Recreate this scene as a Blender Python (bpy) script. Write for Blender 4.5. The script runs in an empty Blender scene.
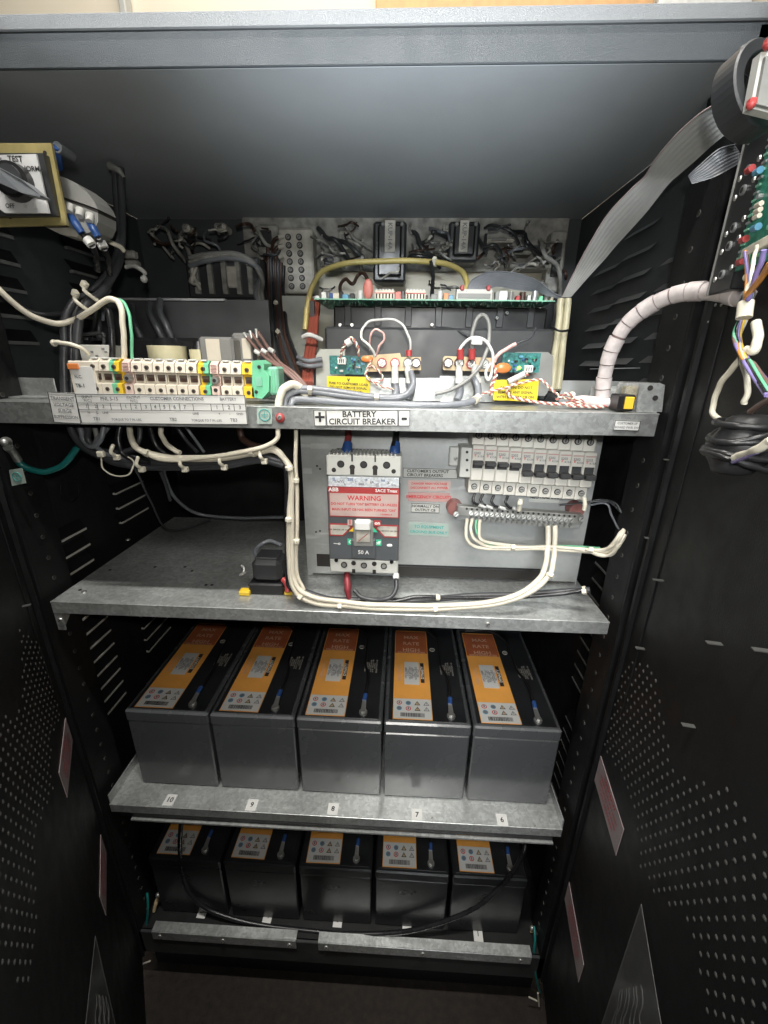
import bpy, math, random
import numpy as np
from mathutils import Vector, Matrix
random.seed(7)
SC = bpy.context.scene
COL = SC.collection
# ------------------------------------------------------------------ camera
F, PI_, YA, RO = 423.68, .3461, .0402, -.0145
CAM = np.array([.0949, -.4624, .305])
def _rx(a): c, s = math.cos(a), math.sin(a); return np.array([[1,0,0],[0,c,-s],[0,s,c]])
def _rz(a): c, s = math.cos(a), math.sin(a); return np.array([[c,-s,0],[s,c,0],[0,0,1]])
def _ry(a): c, s = math.cos(a), math.sin(a); return np.array([[c,0,s],[0,1,0],[-s,0,c]])
RM = _rz(YA) @ _rx(-PI_) @ _ry(RO)
def ray(u, v): return RM @ np.array([(u-384)/F, 1, -(v-512)/F])
def P(u, v, y=0.):                       # survey point: photo pixel to the point on the vertical plane at depth y
    d = ray(u, v); t = (y-CAM[1])/d[1]; return Vector((CAM+t*d).tolist())
def PZ(u, v, z):
    d = ray(u, v); t = (z-CAM[2])/d[2]; return Vector((CAM+t*d).tolist())
def PX(u, v, x):
    d = ray(u, v); t = (x-CAM[0])/d[0]; return Vector((CAM+t*d).tolist())
cam = bpy.data.cameras.new('camera'); co = bpy.data.objects.new('camera', cam); COL.objects.link(co)
m = Matrix.Identity(4)
for i in range(3):
    m[i][0] = RM[i,0]; m[i][1] = RM[i,2]; m[i][2] = -RM[i,1]; m[i][3] = CAM[i]
co.matrix_world = m
cam.sensor_fit = 'VERTICAL'; cam.sensor_height = 36; cam.lens = F/1024*36
cam.clip_start = .01; cam.clip_end = 100
SC.camera = co
SC.view_settings.view_transform = 'Standard'; SC.view_settings.look = 'None'; SC.view_settings.exposure = 0

# ------------------------------------------------------------------ materials
def mat(name, col, rough=.5, metal=0., var=.12, scale=40, bump=.0, bscale=400, spec=.5, coat=0., trans=0., alpha=1., emis=None, es=0., rvar=.12):
    M = bpy.data.materials.new(name); M.use_nodes = True
    nt = M.node_tree; b = nt.nodes['Principled BSDF']; L = nt.links.new
    tc = nt.nodes.new('ShaderNodeTexCoord')
    nz = nt.nodes.new('ShaderNodeTexNoise'); nz.inputs['Scale'].default_value = scale; nz.inputs['Detail'].default_value = 5
    L(tc.outputs['Object'], nz.inputs['Vector'])
    mp = nt.nodes.new('ShaderNodeMapRange'); mp.inputs[1].default_value = .3; mp.inputs[2].default_value = .7
    mp.inputs[3].default_value = 1-var; mp.inputs[4].default_value = 1+var
    L(nz.outputs[0], mp.inputs[0])
    mx = nt.nodes.new('ShaderNodeVectorMath'); mx.operation = 'SCALE'; mx.inputs[0].default_value = col
    L(mp.outputs[0], mx.inputs['Scale']); L(mx.outputs[0], b.inputs['Base Color'])
    mr = nt.nodes.new('ShaderNodeMapRange'); mr.inputs[1].default_value = .3; mr.inputs[2].default_value = .7
    mr.inputs[3].default_value = max(0, rough-rvar*.6); mr.inputs[4].default_value = min(1, rough+rvar*.6)
    L(nz.outputs[0], mr.inputs[0]); L(mr.outputs[0], b.inputs['Roughness'])
    b.inputs['Metallic'].default_value = metal
    b.inputs['Specular IOR Level'].default_value = spec
    b.inputs['Coat Weight'].default_value = coat
    b.inputs['Transmission Weight'].default_value = trans
    b.inputs['Alpha'].default_value = alpha
    if emis:
        b.inputs['Emission Color'].default_value = (*emis, 1); b.inputs['Emission Strength'].default_value = es
    if bump:
        n2 = nt.nodes.new('ShaderNodeTexNoise'); n2.inputs['Scale'].default_value = bscale; n2.inputs['Detail'].default_value = 3
        L(tc.outputs['Object'], n2.inputs['Vector'])
        bp = nt.nodes.new('ShaderNodeBump'); bp.inputs['Strength'].default_value = bump; bp.inputs['Distance'].default_value = .001
        L(n2.outputs[0], bp.inputs['Height']); L(bp.outputs[0], b.inputs['Normal'])
    return M
def galv(name, base=.42, metal=.75, rough=.42, dirt=.25, sp=230, sc_=.34, fine=.10):
    M = bpy.data.materials.new(name); M.use_nodes = True
    nt = M.node_tree; b = nt.nodes['Principled BSDF']; L = nt.links.new; N = nt.nodes.new
    tc = N('ShaderNodeTexCoord')
    vo = N('ShaderNodeTexVoronoi'); vo.inputs['Scale'].default_value = sp; vo.inputs['Randomness'].default_value = 1
    n1 = N('ShaderNodeTexNoise'); n1.inputs['Scale'].default_value = 60; n1.inputs['Detail'].default_value = 6; n1.inputs['Roughness'].default_value = .7
    n2 = N('ShaderNodeTexNoise'); n2.inputs['Scale'].default_value = 9; n2.inputs['Detail'].default_value = 6
    ds = N('ShaderNodeVectorMath'); ds.operation = 'ADD'
    L(tc.outputs['Object'], n1.inputs['Vector']); L(tc.outputs['Object'], n2.inputs['Vector'])
    sc = N('ShaderNodeVectorMath'); sc.operation = 'SCALE'; sc.inputs['Scale'].default_value = .02
    L(n1.outputs[1], sc.inputs[0]); L(tc.outputs['Object'], ds.inputs[0]); L(sc.outputs[0], ds.inputs[1]); L(ds.outputs[0], vo.inputs['Vector'])
    sep = N('ShaderNodeSeparateColor'); L(vo.outputs['Color'], sep.inputs[0])
    a = N('ShaderNodeMath'); a.operation = 'MULTIPLY_ADD'; a.inputs[1].default_value = sc_; a.inputs[2].default_value = 1-sc_/2
    L(sep.outputs[0], a.inputs[0])
    mp = N('ShaderNodeMapRange'); mp.inputs[1].default_value = .3; mp.inputs[2].default_value = .7; mp.inputs[3].default_value = 1-dirt; mp.inputs[4].default_value = 1.08
    L(n2.outputs[0], mp.inputs[0])
    mp1 = N('ShaderNodeMapRange'); mp1.inputs[1].default_value = .3; mp1.inputs[2].default_value = .7; mp1.inputs[3].default_value = 1-fine; mp1.inputs[4].default_value = 1+fine
    L(n1.outputs[0], mp1.inputs[0])
    mu = N('ShaderNodeMath'); mu.operation = 'MULTIPLY'; L(a.outputs[0], mu.inputs[0]); L(mp.outputs[0], mu.inputs[1])
    mu2 = N('ShaderNodeMath'); mu2.operation = 'MULTIPLY'; L(mu.outputs[0], mu2.inputs[0]); L(mp1.outputs[0], mu2.inputs[1])
    mpp = N('ShaderNodeMapping'); mpp.inputs['Scale'].default_value = (9,420,60); mpp.inputs['Rotation'].default_value = (0,0,.5); L(tc.outputs['Object'], mpp.inputs['Vector'])
    n3 = N('ShaderNodeTexNoise'); n3.inputs['Scale'].default_value = 1; n3.inputs['Detail'].default_value = 2; L(mpp.outputs[0], n3.inputs['Vector'])
    m3 = N('ShaderNodeMapRange'); m3.inputs[1].default_value = .66; m3.inputs[2].default_value = .70; m3.inputs[3].default_value = 1; m3.inputs[4].default_value = 1.3
    L(n3.outputs[0], m3.inputs[0]); mu3 = N('ShaderNodeMath'); mu3.operation = 'MULTIPLY'; L(mu2.outputs[0], mu3.inputs[0]); L(m3.outputs[0], mu3.inputs[1]); mu2 = mu3
    cs = N('ShaderNodeVectorMath'); cs.operation = 'SCALE'; cs.inputs[0].default_value = (base*.97, base, base*.99)
    L(mu2.outputs[0], cs.inputs['Scale']); L(cs.outputs[0], b.inputs['Base Color'])
    b.inputs['Metallic'].default_value = metal
    mr = N('ShaderNodeMath'); mr.operation = 'MULTIPLY_ADD'; mr.inputs[1].default_value = .09; mr.inputs[2].default_value = rough-.045
    L(sep.outputs[1], mr.inputs[0]); L(mr.outputs[0], b.inputs['Roughness'])
    bp = N('ShaderNodeBump'); bp.inputs['Strength'].default_value = .12; bp.inputs['Distance'].default_value = .001
    L(n1.outputs[0], bp.inputs['Height']); L(bp.outputs[0], b.inputs['Normal'])
    return M
G = galv('galvanised_steel', .64, .60, .34, .36)
G1 = galv('galvanised_upper_shelf', .40, .60, .40, .25)
G2 = galv('galvanised_panel', .46, .40, .42, .10, 200, .06, .05)
BLK = mat('black_paint', (.0095,.0098,.0105), .52, spec=.3, bump=.25, bscale=900)
HZD = mat('hazed_upper_interior_paint', (.045,.050,.055), .6, bump=.2, bscale=700)  # black lightened to grey, veiling haze put into the colour
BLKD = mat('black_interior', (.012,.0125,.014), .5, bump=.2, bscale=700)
ROOF = mat('haze_lifted_roof_coat', (.30,.325,.35), .6, bump=.2, bscale=1100, var=.10, scale=5)  # roof colour raised to carry the veiling haze
HEAD = mat('header_paint', (.036,.043,.049), .6, bump=.3, bscale=1100, var=.06)
HEADL = mat('header_edge_paint', (.135,.143,.15), .5, bump=.3, bscale=1100, var=.06)
SLOT = mat('lit_louvre_edge', (.62,.60,.55), .5)  # pale colour stands in for light caught by the louvre lips
SLOTD = mat('softly_lit_louvre_lip', (.16,.165,.165), .5)  # lighter than the sheet for light caught on lips and hoods
HOLE = mat('perforation_rim', (.11,.11,.105), .45, metal=.2)
PLB = mat('black_plastic', (.012,.012,.013), .35)
PLB2 = mat('dark_grey_plastic', (.036,.038,.04), .4)
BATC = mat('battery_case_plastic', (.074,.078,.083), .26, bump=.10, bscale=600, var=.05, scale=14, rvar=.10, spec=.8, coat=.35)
BATL = mat('battery_lid_plastic', (.017,.018,.020), .42, bump=.12, bscale=600)
ORG = mat('orange_label', (.88,.40,.085), .45, var=.06)
ORD = mat('dark_red_orange_label', (.42,.115,.045), .5, var=.1)  # darker band across the rear of the battery labels
WHT = mat('white_label', (.62,.62,.60), .5, var=.04)
CRM = mat('cream_plastic', (.66,.60,.50), .45, var=.06)
CRW = mat('cream_white_sleeve', (.72,.68,.56), .5, var=.08)
WCAB = mat('white_cable_sheath', (.66,.61,.50), .42, var=.1)
GWC = mat('light_grey_plastic', (.50,.50,.47), .45, var=.05)
PNK = mat('pinkish_terminal', (.66,.50,.44), .45)
YEL = mat('yellow_plastic', (.75,.50,.04), .4)
YLB = mat('yellow_warning_label', (.66,.52,.02), .5, var=.05)
GRN = mat('green_plastic', (.16,.50,.30), .4)
MINT = mat('mint_end_bracket', (.22,.50,.36), .4, trans=.1)
TEAL = mat('green_cable', (.01,.16,.15), .35)
TEALL = mat('pale_green_label', (.33,.40,.36), .5)
GREY = mat('grey_plastic', (.12,.13,.14), .4)
BRKG = mat('slate_breaker_plastic', (.085,.092,.10), .4, var=.05)
GMID = mat('mid_grey_plastic', (.22,.22,.21), .45)
GCAB = mat('grey_cable', (.18,.19,.21), .35)
BCAB = mat('black_cable', (.015,.015,.017), .3)
BCAB2 = mat('charcoal_cable', (.045,.047,.052), .4)
RED = mat('red_paint', (.38,.05,.05), .4)
REDL = mat('pale_red_label', (.44,.27,.25), .5)
SAL = mat('salmon_label', (.50,.38,.35), .5)
DPINK = mat('dusty_pink_label', (.36,.29,.29), .5, var=.15)
BLU = mat('blue_insulator', (.025,.075,.24), .4)
LBLU = mat('light_blue_component', (.10,.28,.42), .35)
ORC = mat('orange_capacitor', (.70,.22,.06), .35)
PNKC = mat('dusty_red_capacitor', (.50,.16,.13), .4)
PCB = mat('green_circuit_board', (.03,.22,.15), .35, var=.4, scale=300)
PCBT = mat('teal_circuit_board', (.03,.16,.15), .35, var=.5, scale=350)
TAN = mat('tan_insulating_bar', (.62,.47,.28), .5)
SCR = mat('zinc_screw', (.50,.50,.48), .42, metal=.8)
DK = mat('dark_recess', (.022,.019,.017), .6)
BRN = mat('brown_black_wire', (.05,.025,.018), .45)
BRNL = mat('brown_pink_wire', (.17,.10,.085), .45)
RBR = mat('red_brown_tube', (.24,.06,.04), .3, coat=.3)
YWC = mat('dull_yellow_cable', (.42,.34,.12), .45)
CONDT = mat('yellowed_tubing', (.40,.37,.25), .4)
RIB = mat('grey_ribbon', (.34,.345,.34), .5, var=.08)
SPI = mat('translucent_spiral_wrap', (.60,.54,.53), .35, var=.15, scale=120)
SPD = mat('spiral_gap', (.20,.14,.13), .6)
RW = mat('red_white_wire', (.60,.36,.33), .45, var=.4, scale=300)
REDW = mat('red_wire', (.50,.06,.05), .4)
PUR = mat('violet_wire', (.22,.18,.42), .4)
ORW = mat('orange_wire', (.62,.25,.04), .4)
YCH = mat('yellow_chromate_plate', (.55,.46,.20), .35, metal=.5, var=.3, scale=30)
SILV = mat('satin_silver_plate', (.42,.43,.44), .35, metal=.6)
TXK = mat('black_print', (.02,.02,.022), .6)
TXG = mat('grey_print', (.16,.16,.17), .6)
TXR = mat('red_print', (.55,.04,.05), .6)
TXW = mat('white_print', (.78,.78,.76), .6)
TXGR = mat('green_print', (.03,.45,.25), .6)
TXP = mat('pale_peach_print', (.66,.40,.28), .6)
TXT = mat('teal_print', (.03,.32,.30), .6)
LED = mat('lit_green_led', (.3,.8,.1), .4, emis=(.45,1,.15), es=1.2)
FERR = mat('black_ferrite', (.018,.019,.021), .5)
TAPE = mat('black_vinyl_tape', (.020,.020,.021), .40, rvar=.3)
CLR = mat('clear_plastic_box', (.7,.7,.68), .12, trans=.0, alpha=.35)
PKT = mat('clear_document_pocket', (.32,.32,.31), .15, alpha=.16)
HAZ = mat('haze_grey_component', (.27,.265,.245), .7, var=.5, scale=60)  # haze over the rear parts put into a flat grey
HAZL = mat('greyed_white_component', (.44,.42,.37), .6, var=.3, scale=60)  # greyed white: haze on rear parts, plain print elsewhere
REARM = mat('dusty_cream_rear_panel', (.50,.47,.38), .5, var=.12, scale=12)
WALLM = mat('beige_wall_paint', (.80,.72,.58), .7, var=.03, scale=4)
BOARD = mat('orange_board', (.72,.42,.20), .7)
WBRD = mat('white_board', (.85,.85,.83), .5)
FLR = mat('brown_carpet', (.020,.015,.012), .95, var=.45, scale=90, bump=.8, bscale=500)

# ------------------------------------------------------------------ mesh builder
FONT = {}
def text_geo(s, bold=.02):
    k = (s, bold)
    if k not in FONT:
        c = bpy.data.curves.new('t', 'FONT'); c.body = s; c.size = 1; c.align_x = 'CENTER'; c.align_y = 'CENTER'
        c.resolution_u = 2; c.offset = bold; c.fill_mode = 'FRONT'
        o = bpy.data.objects.new('t', c); COL.objects.link(o)
        dg = bpy.context.evaluated_depsgraph_get(); me = bpy.data.meshes.new_from_object(o.evaluated_get(dg))
        vs = [tuple(v.co) for v in me.vertices]; fs = [tuple(p.vertices) for p in me.polygons]
        bpy.data.objects.remove(o); bpy.data.curves.remove(c); bpy.data.meshes.remove(me)
        FONT[k] = (vs, fs)
    return FONT[k]
def catmull(pts, n=8):
    pts = [Vector(p) for p in pts]
    if len(pts) < 3: return pts
    e = [2*pts[0]-pts[1]] + pts + [2*pts[-1]-pts[-2]]; out = []
    for i in range(1, len(e)-2):
        a, b, c, d = e[i-1:i+3]
        for k in range(n):
            t = k/n
            out.append(.5*((2*b)+(c-a)*t+(2*a-5*b+4*c-d)*t*t+(3*b-a-3*c+d)*t**3))
    return out+[pts[-1]]
class MB:
    def __init__(s): s.v = []; s.f = []; s.mi = []; s.sm = []; s.m = []; s.T = Matrix.Identity(4)
    def idx(s, m):
        if m not in s.m: s.m.append(m)
        return s.m.index(m)
    def add(s, vs, fs, m, smooth=False, T=None):
        T = s.T if T is None else s.T @ T
        n = len(s.v); i = s.idx(m)
        s.v += [T @ Vector(v) for v in vs]
        for f in fs: s.f.append([n+k for k in f]); s.mi.append(i); s.sm.append(smooth)
        return s
    def box(s, a, b, m, ch=0., T=None):
        x0, x1 = sorted((a[0], b[0])); y0, y1 = sorted((a[1], b[1])); z0, z1 = sorted((a[2], b[2]))
        c = min(ch, (x1-x0)*.45, (y1-y0)*.45, (z1-z0)*.45)
        if c <= 0:
            v = [(x0,y0,z0),(x1,y0,z0),(x1,y1,z0),(x0,y1,z0),(x0,y0,z1),(x1,y0,z1),(x1,y1,z1),(x0,y1,z1)]
            return s.add(v, [(0,3,2,1),(4,5,6,7),(0,1,5,4),(1,2,6,5),(2,3,7,6),(3,0,4,7)], m, T=T)
        X = (x0, x1); Y = (y0, y1); Z = (z0, z1); v = []; ix = {}
        for i in (0,1):
            for j in (0,1):
                for k in (0,1):
                    sx, sy, sz = (c,-c)[i], (c,-c)[j], (c,-c)[k]
                    for ax, p in enumerate(((X[i],Y[j]+sy,Z[k]+sz),(X[i]+sx,Y[j],Z[k]+sz),(X[i]+sx,Y[j]+sy,Z[k]))):
                        ix[i,j,k,ax] = len(v); v.append(p)
        f = []
        for q in (0,1):
            f.append([ix[q,j,k,0] for j,k in ((0,0),(1,0),(1,1),(0,1))])
            f.append([ix[i,q,k,1] for i,k in ((0,0),(1,0),(1,1),(0,1))])
            f.append([ix[i,j,q,2] for i,j in ((0,0),(1,0),(1,1),(0,1))])
        for p in (0,1):
            for q in (0,1):
                f.append([ix[0,p,q,1],ix[1,p,q,1],ix[1,p,q,2],ix[0,p,q,2]])
                f.append([ix[p,0,q,0],ix[p,1,q,0],ix[p,1,q,2],ix[p,0,q,2]])
                f.append([ix[p,q,0,0],ix[p,q,1,0],ix[p,q,1,1],ix[p,q,0,1]])
        for i in (0,1):
            for j in (0,1):
                for k in (0,1): f.append([ix[i,j,k,a] for a in (0,1,2)])
        cen = Vector(((x0+x1)/2,(y0+y1)/2,(z0+z1)/2))
        g = []
        for q in f:
            a0, a1, a2 = Vector(v[q[0]]), Vector(v[q[1]]), Vector(v[q[2]])
            nn = (a1-a0).cross(a2-a0)
            g.append(q if nn.dot(a0-cen) > 0 else q[::-1])
        return s.add(v, g, m, T=T)
    def tube(s, pts, r, m, seg=8, n=8, raw=False, caps=True):
        p = [Vector(q) for q in pts] if raw else catmull(pts, n)
        if not raw and len(p) > 20:
            f_ = (len(s.v) + len(p)*7 + int(abs(p[0].x)*9000)) % 97
            am = .0004
            for i in range(2, len(p)-2): p[i] = p[i]+Vector((math.sin(i*.31+f_)+.5*math.sin(i*.73+f_*2), .5*math.sin(i*.43+f_), math.sin(i*.27+f_*3)+.5*math.sin(i*.61+f_)))*am
        rs = r if isinstance(r, (list, tuple)) else [r]*len(p)
        if len(rs) != len(p):
            rs = [rs[min(len(rs)-1, int(i/(len(p)-1)*(len(rs)-1)))] + (rs[min(len(rs)-1, int(i/(len(p)-1)*(len(rs)-1))+1)]-rs[min(len(rs)-1, int(i/(len(p)-1)*(len(rs)-1)))])*((i/(len(p)-1)*(len(rs)-1)) % 1) for i in range(len(p))]
        t = (p[1]-p[0]).normalized(); u = t.orthogonal().normalized(); vs = []; fs = []
        for i, q in enumerate(p):
            t2 = (p[min(i+1, len(p)-1)]-p[max(i-1, 0)])
            t2 = t2.normalized() if t2.length > 1e-9 else t
            u = (u - t2*u.dot(t2)).normalized(); w = t2.cross(u)
            for k in range(seg):
                a = 2*math.pi*k/seg; vs.append(q+(u*math.cos(a)+w*math.sin(a))*rs[i])
            t = t2
        for i in range(len(p)-1):
            for k in range(seg):
                a = i*seg+k; b = i*seg+(k+1) % seg; fs.append((a, b, b+seg, a+seg))
        s.add(vs, fs, m, True)
        if caps: s.add(vs[:seg], [tuple(range(seg))[::-1]], m); s.add(vs[-seg:], [tuple(range(seg))], m)
        return s
    def cyl(s, a, b, r, m, seg=14, r2=None, smooth=True):
        a, b = Vector(a), Vector(b); d = (b-a).normalized(); u = d.orthogonal().normalized(); w = d.cross(u); r2 = r if r2 is None else r2
        A = [a+(u*math.cos(2*math.pi*k/seg)+w*math.sin(2*math.pi*k/seg))*r for k in range(seg)]
        B = [b+(u*math.cos(2*math.pi*k/seg)+w*math.sin(2*math.pi*k/seg))*r2 for k in range(seg)]
        s.add(A+B, [(k, (k+1) % seg, seg+(k+1) % seg, seg+k) for k in range(seg)], m, smooth)
        s.add(A, [tuple(range(seg))[::-1]], m); s.add(B, [tuple(range(seg))], m); return s
    def ball(s, c, r, m, seg=12, rings=7, sc=(1,1,1)):
        c = Vector(c); vs = [c+Vector((0,0,r*sc[2]))]; fs = []
        for i in range(1, rings):
            a = math.pi*i/rings
            for k in range(seg):
                b = 2*math.pi*k/seg; vs.append(c+Vector((r*sc[0]*math.sin(a)*math.cos(b), r*sc[1]*math.sin(a)*math.sin(b), r*sc[2]*math.cos(a))))
        vs.append(c-Vector((0,0,r*sc[2])))
        for k in range(seg): fs.append((0, 1+k, 1+(k+1) % seg))
        for i in range(rings-2):
            for k in range(seg):
                a = 1+i*seg+k; b = 1+i*seg+(k+1) % seg; fs.append((a, a+seg, b+seg, b))
        n = len(vs)-1
        for k in range(seg): fs.append((n, n-seg+(k+1) % seg, n-seg+k))
        return s.add(vs, fs, m, True)
    def poly(s, pts, th, m):           # planar polygon thickened by vector th
        pts = [Vector(p) for p in pts]; th = Vector(th); n = len(pts)
        s.add(pts+[p+th for p in pts], [tuple(range(n)), tuple(range(2*n-1, n-1, -1))]+[(k, k+n, (k+1) % n+n, (k+1) % n) for k in range(n)], m)
        return s
    def text(s, t, T, size, m, bold=.022, sx=1.):
        vs, fs = text_geo(t, bold)
        return s.add([(v[0]*size*sx, 0, v[1]*size) for v in vs], fs, m, T=T)
    def screw(s, c, d, r, m=None):      # domed screw head with a slot
        m = m or SCR; c = Vector(c); d = Vector(d).normalized()
        s.cyl(c, c+d*r*.45, r, m, 10, r*.8); u = d.orthogonal().normalized(); w = d.cross(u)
        q = c+d*r*.47
        s.add([q+u*r*.65+w*r*.12, q-u*r*.65+w*r*.12, q-u*r*.65-w*r*.12, q+u*r*.65-w*r*.12], [(0,1,2,3)], DK)
        return s
def fr(o, xd=(1,0,0), zd=(0,0,1)):      # frame: origin, right, up ; local -Y faces the viewer
    x = Vector(xd).normalized(); z = Vector(zd); z = (z-x*z.dot(x)).normalized(); y = z.cross(x)
    M = Matrix.Identity(4)
    for i in range(3): M[i][0] = x[i]; M[i][1] = y[i]; M[i][2] = z[i]; M[i][3] = o[i]
    return M
ORIG = {}
def thing(name, label, cat, loc=(0,0,0), group=None, kind=None):
    o = bpy.data.objects.new(name, None); COL.objects.link(o); o.location = loc; o.empty_display_size = .01
    o['label'] = label; o['category'] = cat
    if group: o['group'] = group
    if kind: o['kind'] = kind
    ORIG[o.name] = Vector(loc); return o
def obj(name, mb, parent=None, label=None, local=False, bev=0):
    """link a builder as one mesh; its coordinates are world unless local"""
    me = bpy.data.meshes.new(name)
    if local: org = Vector((0,0,0))
    elif parent is not None: org = ORIG[parent.name]
    else:
        c = [sum(v[i] for v in mb.v)/len(mb.v) for i in range(3)]; c[2] = min(v[2] for v in mb.v); org = Vector(c)
    me.from_pydata([tuple(v-org) for v in mb.v], [], mb.f)
    for m_ in mb.m: me.materials.append(m_)
    for p, i, s_ in zip(me.polygons, mb.mi, mb.sm): p.material_index = i; p.use_smooth = s_
    me.update()
    o = bpy.data.objects.new(name, me); COL.objects.link(o)
    if parent is not None: o.parent = parent
    elif not local: o.location = org
    ORIG[o.name] = org if not local else Vector((0,0,0))
    if label: o['label'] = label
    return o
def tag(o, label, cat, group=None, kind=None):
    o['label'] = label; o['category'] = cat
    if group: o['group'] = group
    if kind: o['kind'] = kind
    return o
def copy_tree(o, parent=None):
    c = o.copy(); COL.objects.link(c); c.parent = parent
    for ch in list(o.children): copy_tree(ch, c)
    return c
def setting(name, mb): o = obj(name, mb); o['kind'] = 'structure'; return o
def W(pts, y=None): return [DP(q[0], q[1], q[2]) if len(q) == 4 else (P(*q) if len(q) == 3 else P(q[0], q[1], y)) for q in pts]
def cable(name, pts, r, m, label, group=None, cat='cable', y=None, ties=(), seg=8, extra=None, tie_m=None):
    """pts: (u,v,depth) survey points; ties: fractions along where a cable tie sits (a part)"""
    w = W(pts, y); mb = MB(); mb.tube(w, r, m, seg)
    if extra: extra(mb, w)
    if ties:
        root = thing(name, label, cat, w[0], group); obj('sheath', mb, root)
        cm = catmull(w, 8)
        for t in ties:
            i = max(1, min(len(cm)-2, int(t*(len(cm)-1)))); q = cm[i]; d = (cm[i+1]-cm[i-1]).normalized()
            tb = MB(); rr = max(r) if isinstance(r, (list, tuple)) else r
            tb.cyl(q-d*.0018, q+d*.0018, rr*1.35, tie_m or CRW, 10)
            n = (Vector((0,-1,.4))-d*Vector((0,-1,.4)).dot(d)).normalized()
            tb.box((-.003,-.003,-.002), (.003,.003,.003), tie_m or CRW, .0005, T=fr(q+n*rr*1.6, d.orthogonal(), d))
            obj('cable_tie', tb, root)
        return root
    return tag(obj(name, mb), label, cat, group)

# ------------------------------------------------------------------ room setting
D = .42; XW = .395; ZT = .573; ZB = -.78
mb = MB(); mb.box((-6,-6,-.90), (6,4,-.885), FLR); setting('floor', mb)
mb = MB(); mb.box((-4,1.5,-.885), (4,1.55,2.6), WALLM); setting('wall', mb)
a, b = P(376,8,1.49), P(652,3,1.49)
mb = MB(); mb.box((a.x,1.47,a.z-.5), (b.x,1.495,a.z+.5), BOARD, .004)
tag(obj('notice_board', mb), 'orange board on the beige wall above the cabinet', 'board')
a, b = P(655,8,1.49), P(748,3,1.49)
mb = MB(); mb.box((a.x,1.465,a.z-.5), (b.x,1.495,a.z+.5), WBRD, .004)
tag(obj('whiteboard', mb), 'white panel right of the orange board above the cabinet', 'panel')
a = P(128,8,1.49)
mb = MB(); mb.box((a.x-.012,1.45,-.88), (a.x+.012,1.497,2.5), GWC, .004)
tag(obj('wall_conduit', mb), 'thin grey vertical trunking on the beige wall behind the cabinet', 'conduit')

# ------------------------------------------------------------------ cabinet
cab = thing('equipment_cabinet', 'tall black steel equipment cabinet standing with both perforated doors open', 'cabinet', (0, D/2, ZB))
ZC = .53
mb = MB(); mb.box((-XW,.0029,.5379), (XW,D,.541), ROOF); obj('roof_panel', mb, cab)
mb = MB(); mb.box((-XW-.02,0,.538), (XW+.02,.0028,.562), HEAD, .0008); mb.box((-XW-.02,-.002,.562), (XW+.02,D,ZT), HEADL, .001)
obj('header', mb, cab)
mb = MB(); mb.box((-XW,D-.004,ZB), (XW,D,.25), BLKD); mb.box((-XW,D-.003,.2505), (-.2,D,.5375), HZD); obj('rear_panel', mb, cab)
# dusty cream sheet behind the electronics, header shadow painted as a grey upper strip
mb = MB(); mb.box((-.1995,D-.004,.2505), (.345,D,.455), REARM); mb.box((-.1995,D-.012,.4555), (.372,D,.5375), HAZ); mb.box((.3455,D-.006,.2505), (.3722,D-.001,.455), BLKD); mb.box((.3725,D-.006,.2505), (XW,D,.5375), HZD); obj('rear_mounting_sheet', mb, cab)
def side(sx):
    mb = MB(); x = sx*XW
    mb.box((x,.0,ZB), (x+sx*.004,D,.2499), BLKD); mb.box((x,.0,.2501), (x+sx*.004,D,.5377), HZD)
    xi = x-sx*.003
    def louvre(y0, y1, z, m, h=.004, hood=None):
        hz_ = .008 if hood else .014
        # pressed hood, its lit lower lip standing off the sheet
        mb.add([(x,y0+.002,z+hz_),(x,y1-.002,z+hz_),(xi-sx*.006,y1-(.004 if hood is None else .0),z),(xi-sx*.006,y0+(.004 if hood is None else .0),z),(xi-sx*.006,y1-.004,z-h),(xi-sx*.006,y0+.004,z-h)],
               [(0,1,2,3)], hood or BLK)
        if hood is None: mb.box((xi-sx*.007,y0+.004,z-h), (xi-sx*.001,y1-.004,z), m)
    if sx < 0:
        z = .16
        for k in range(3):
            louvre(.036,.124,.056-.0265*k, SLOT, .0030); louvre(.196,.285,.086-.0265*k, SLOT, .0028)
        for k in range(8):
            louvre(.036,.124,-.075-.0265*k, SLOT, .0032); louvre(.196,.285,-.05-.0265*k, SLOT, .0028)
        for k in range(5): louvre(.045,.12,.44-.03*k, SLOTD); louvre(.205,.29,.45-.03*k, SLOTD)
    else:
        for k in range(7): louvre(.14,.215,.46-.0262*k, SLOTD, .0015, SLOTD)
        for k in range(6): louvre(.225,.30,.43-.0262*k, SLOTD, .0015, SLOTD)
        for k in range(6): louvre(.065,.11,.41-.0262*k, SLOTD, .0015, SLOTD)
        for k in range(9): louvre(.040,.120,.028-.0262*k, SLOTD, .003)
        for k in range(8): louvre(.045,.115,-.26-.0262*k, SLOTD, .002)
        for k in range(6): louvre(.20,.28,.0-.0262*k, SLOTD, .002)
    if sx < 0:   # round knockouts in the side sheet
        for u, v, r in ((115,478,.018),(70,490,.018)):
            c = PX(u, v, x-sx*.0005); mb.tube([c+Vector((0,math.cos(a)*r,math.sin(a)*r)) for a in [i*math.pi/8 for i in range(17)]], .0007, BLK, 5, raw=True)
    obj('side_panel', mb, cab)
    mb = MB()  # front post with its row of square holes
    x0 = sx*.372
    mb.box((x0,.0,ZB), (sx*(XW+.02),.004,.56), BLK)
    mb.box((x0,.0045,ZB), (x0+sx*.003,.055,.56), BLK)
    z = .5
    while z > -.74:
        mb.cyl((x0-sx*.0006,.028,z), (x0+sx*.0005,.028,z), .003, HOLE, 10); mb.cyl((x0-sx*.0009,.028,z+.0006), (x0+sx*.0007,.028,z+.0006), .0024, DK, 10)
        z -= .03
    obj('corner_post', mb, cab)
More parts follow.
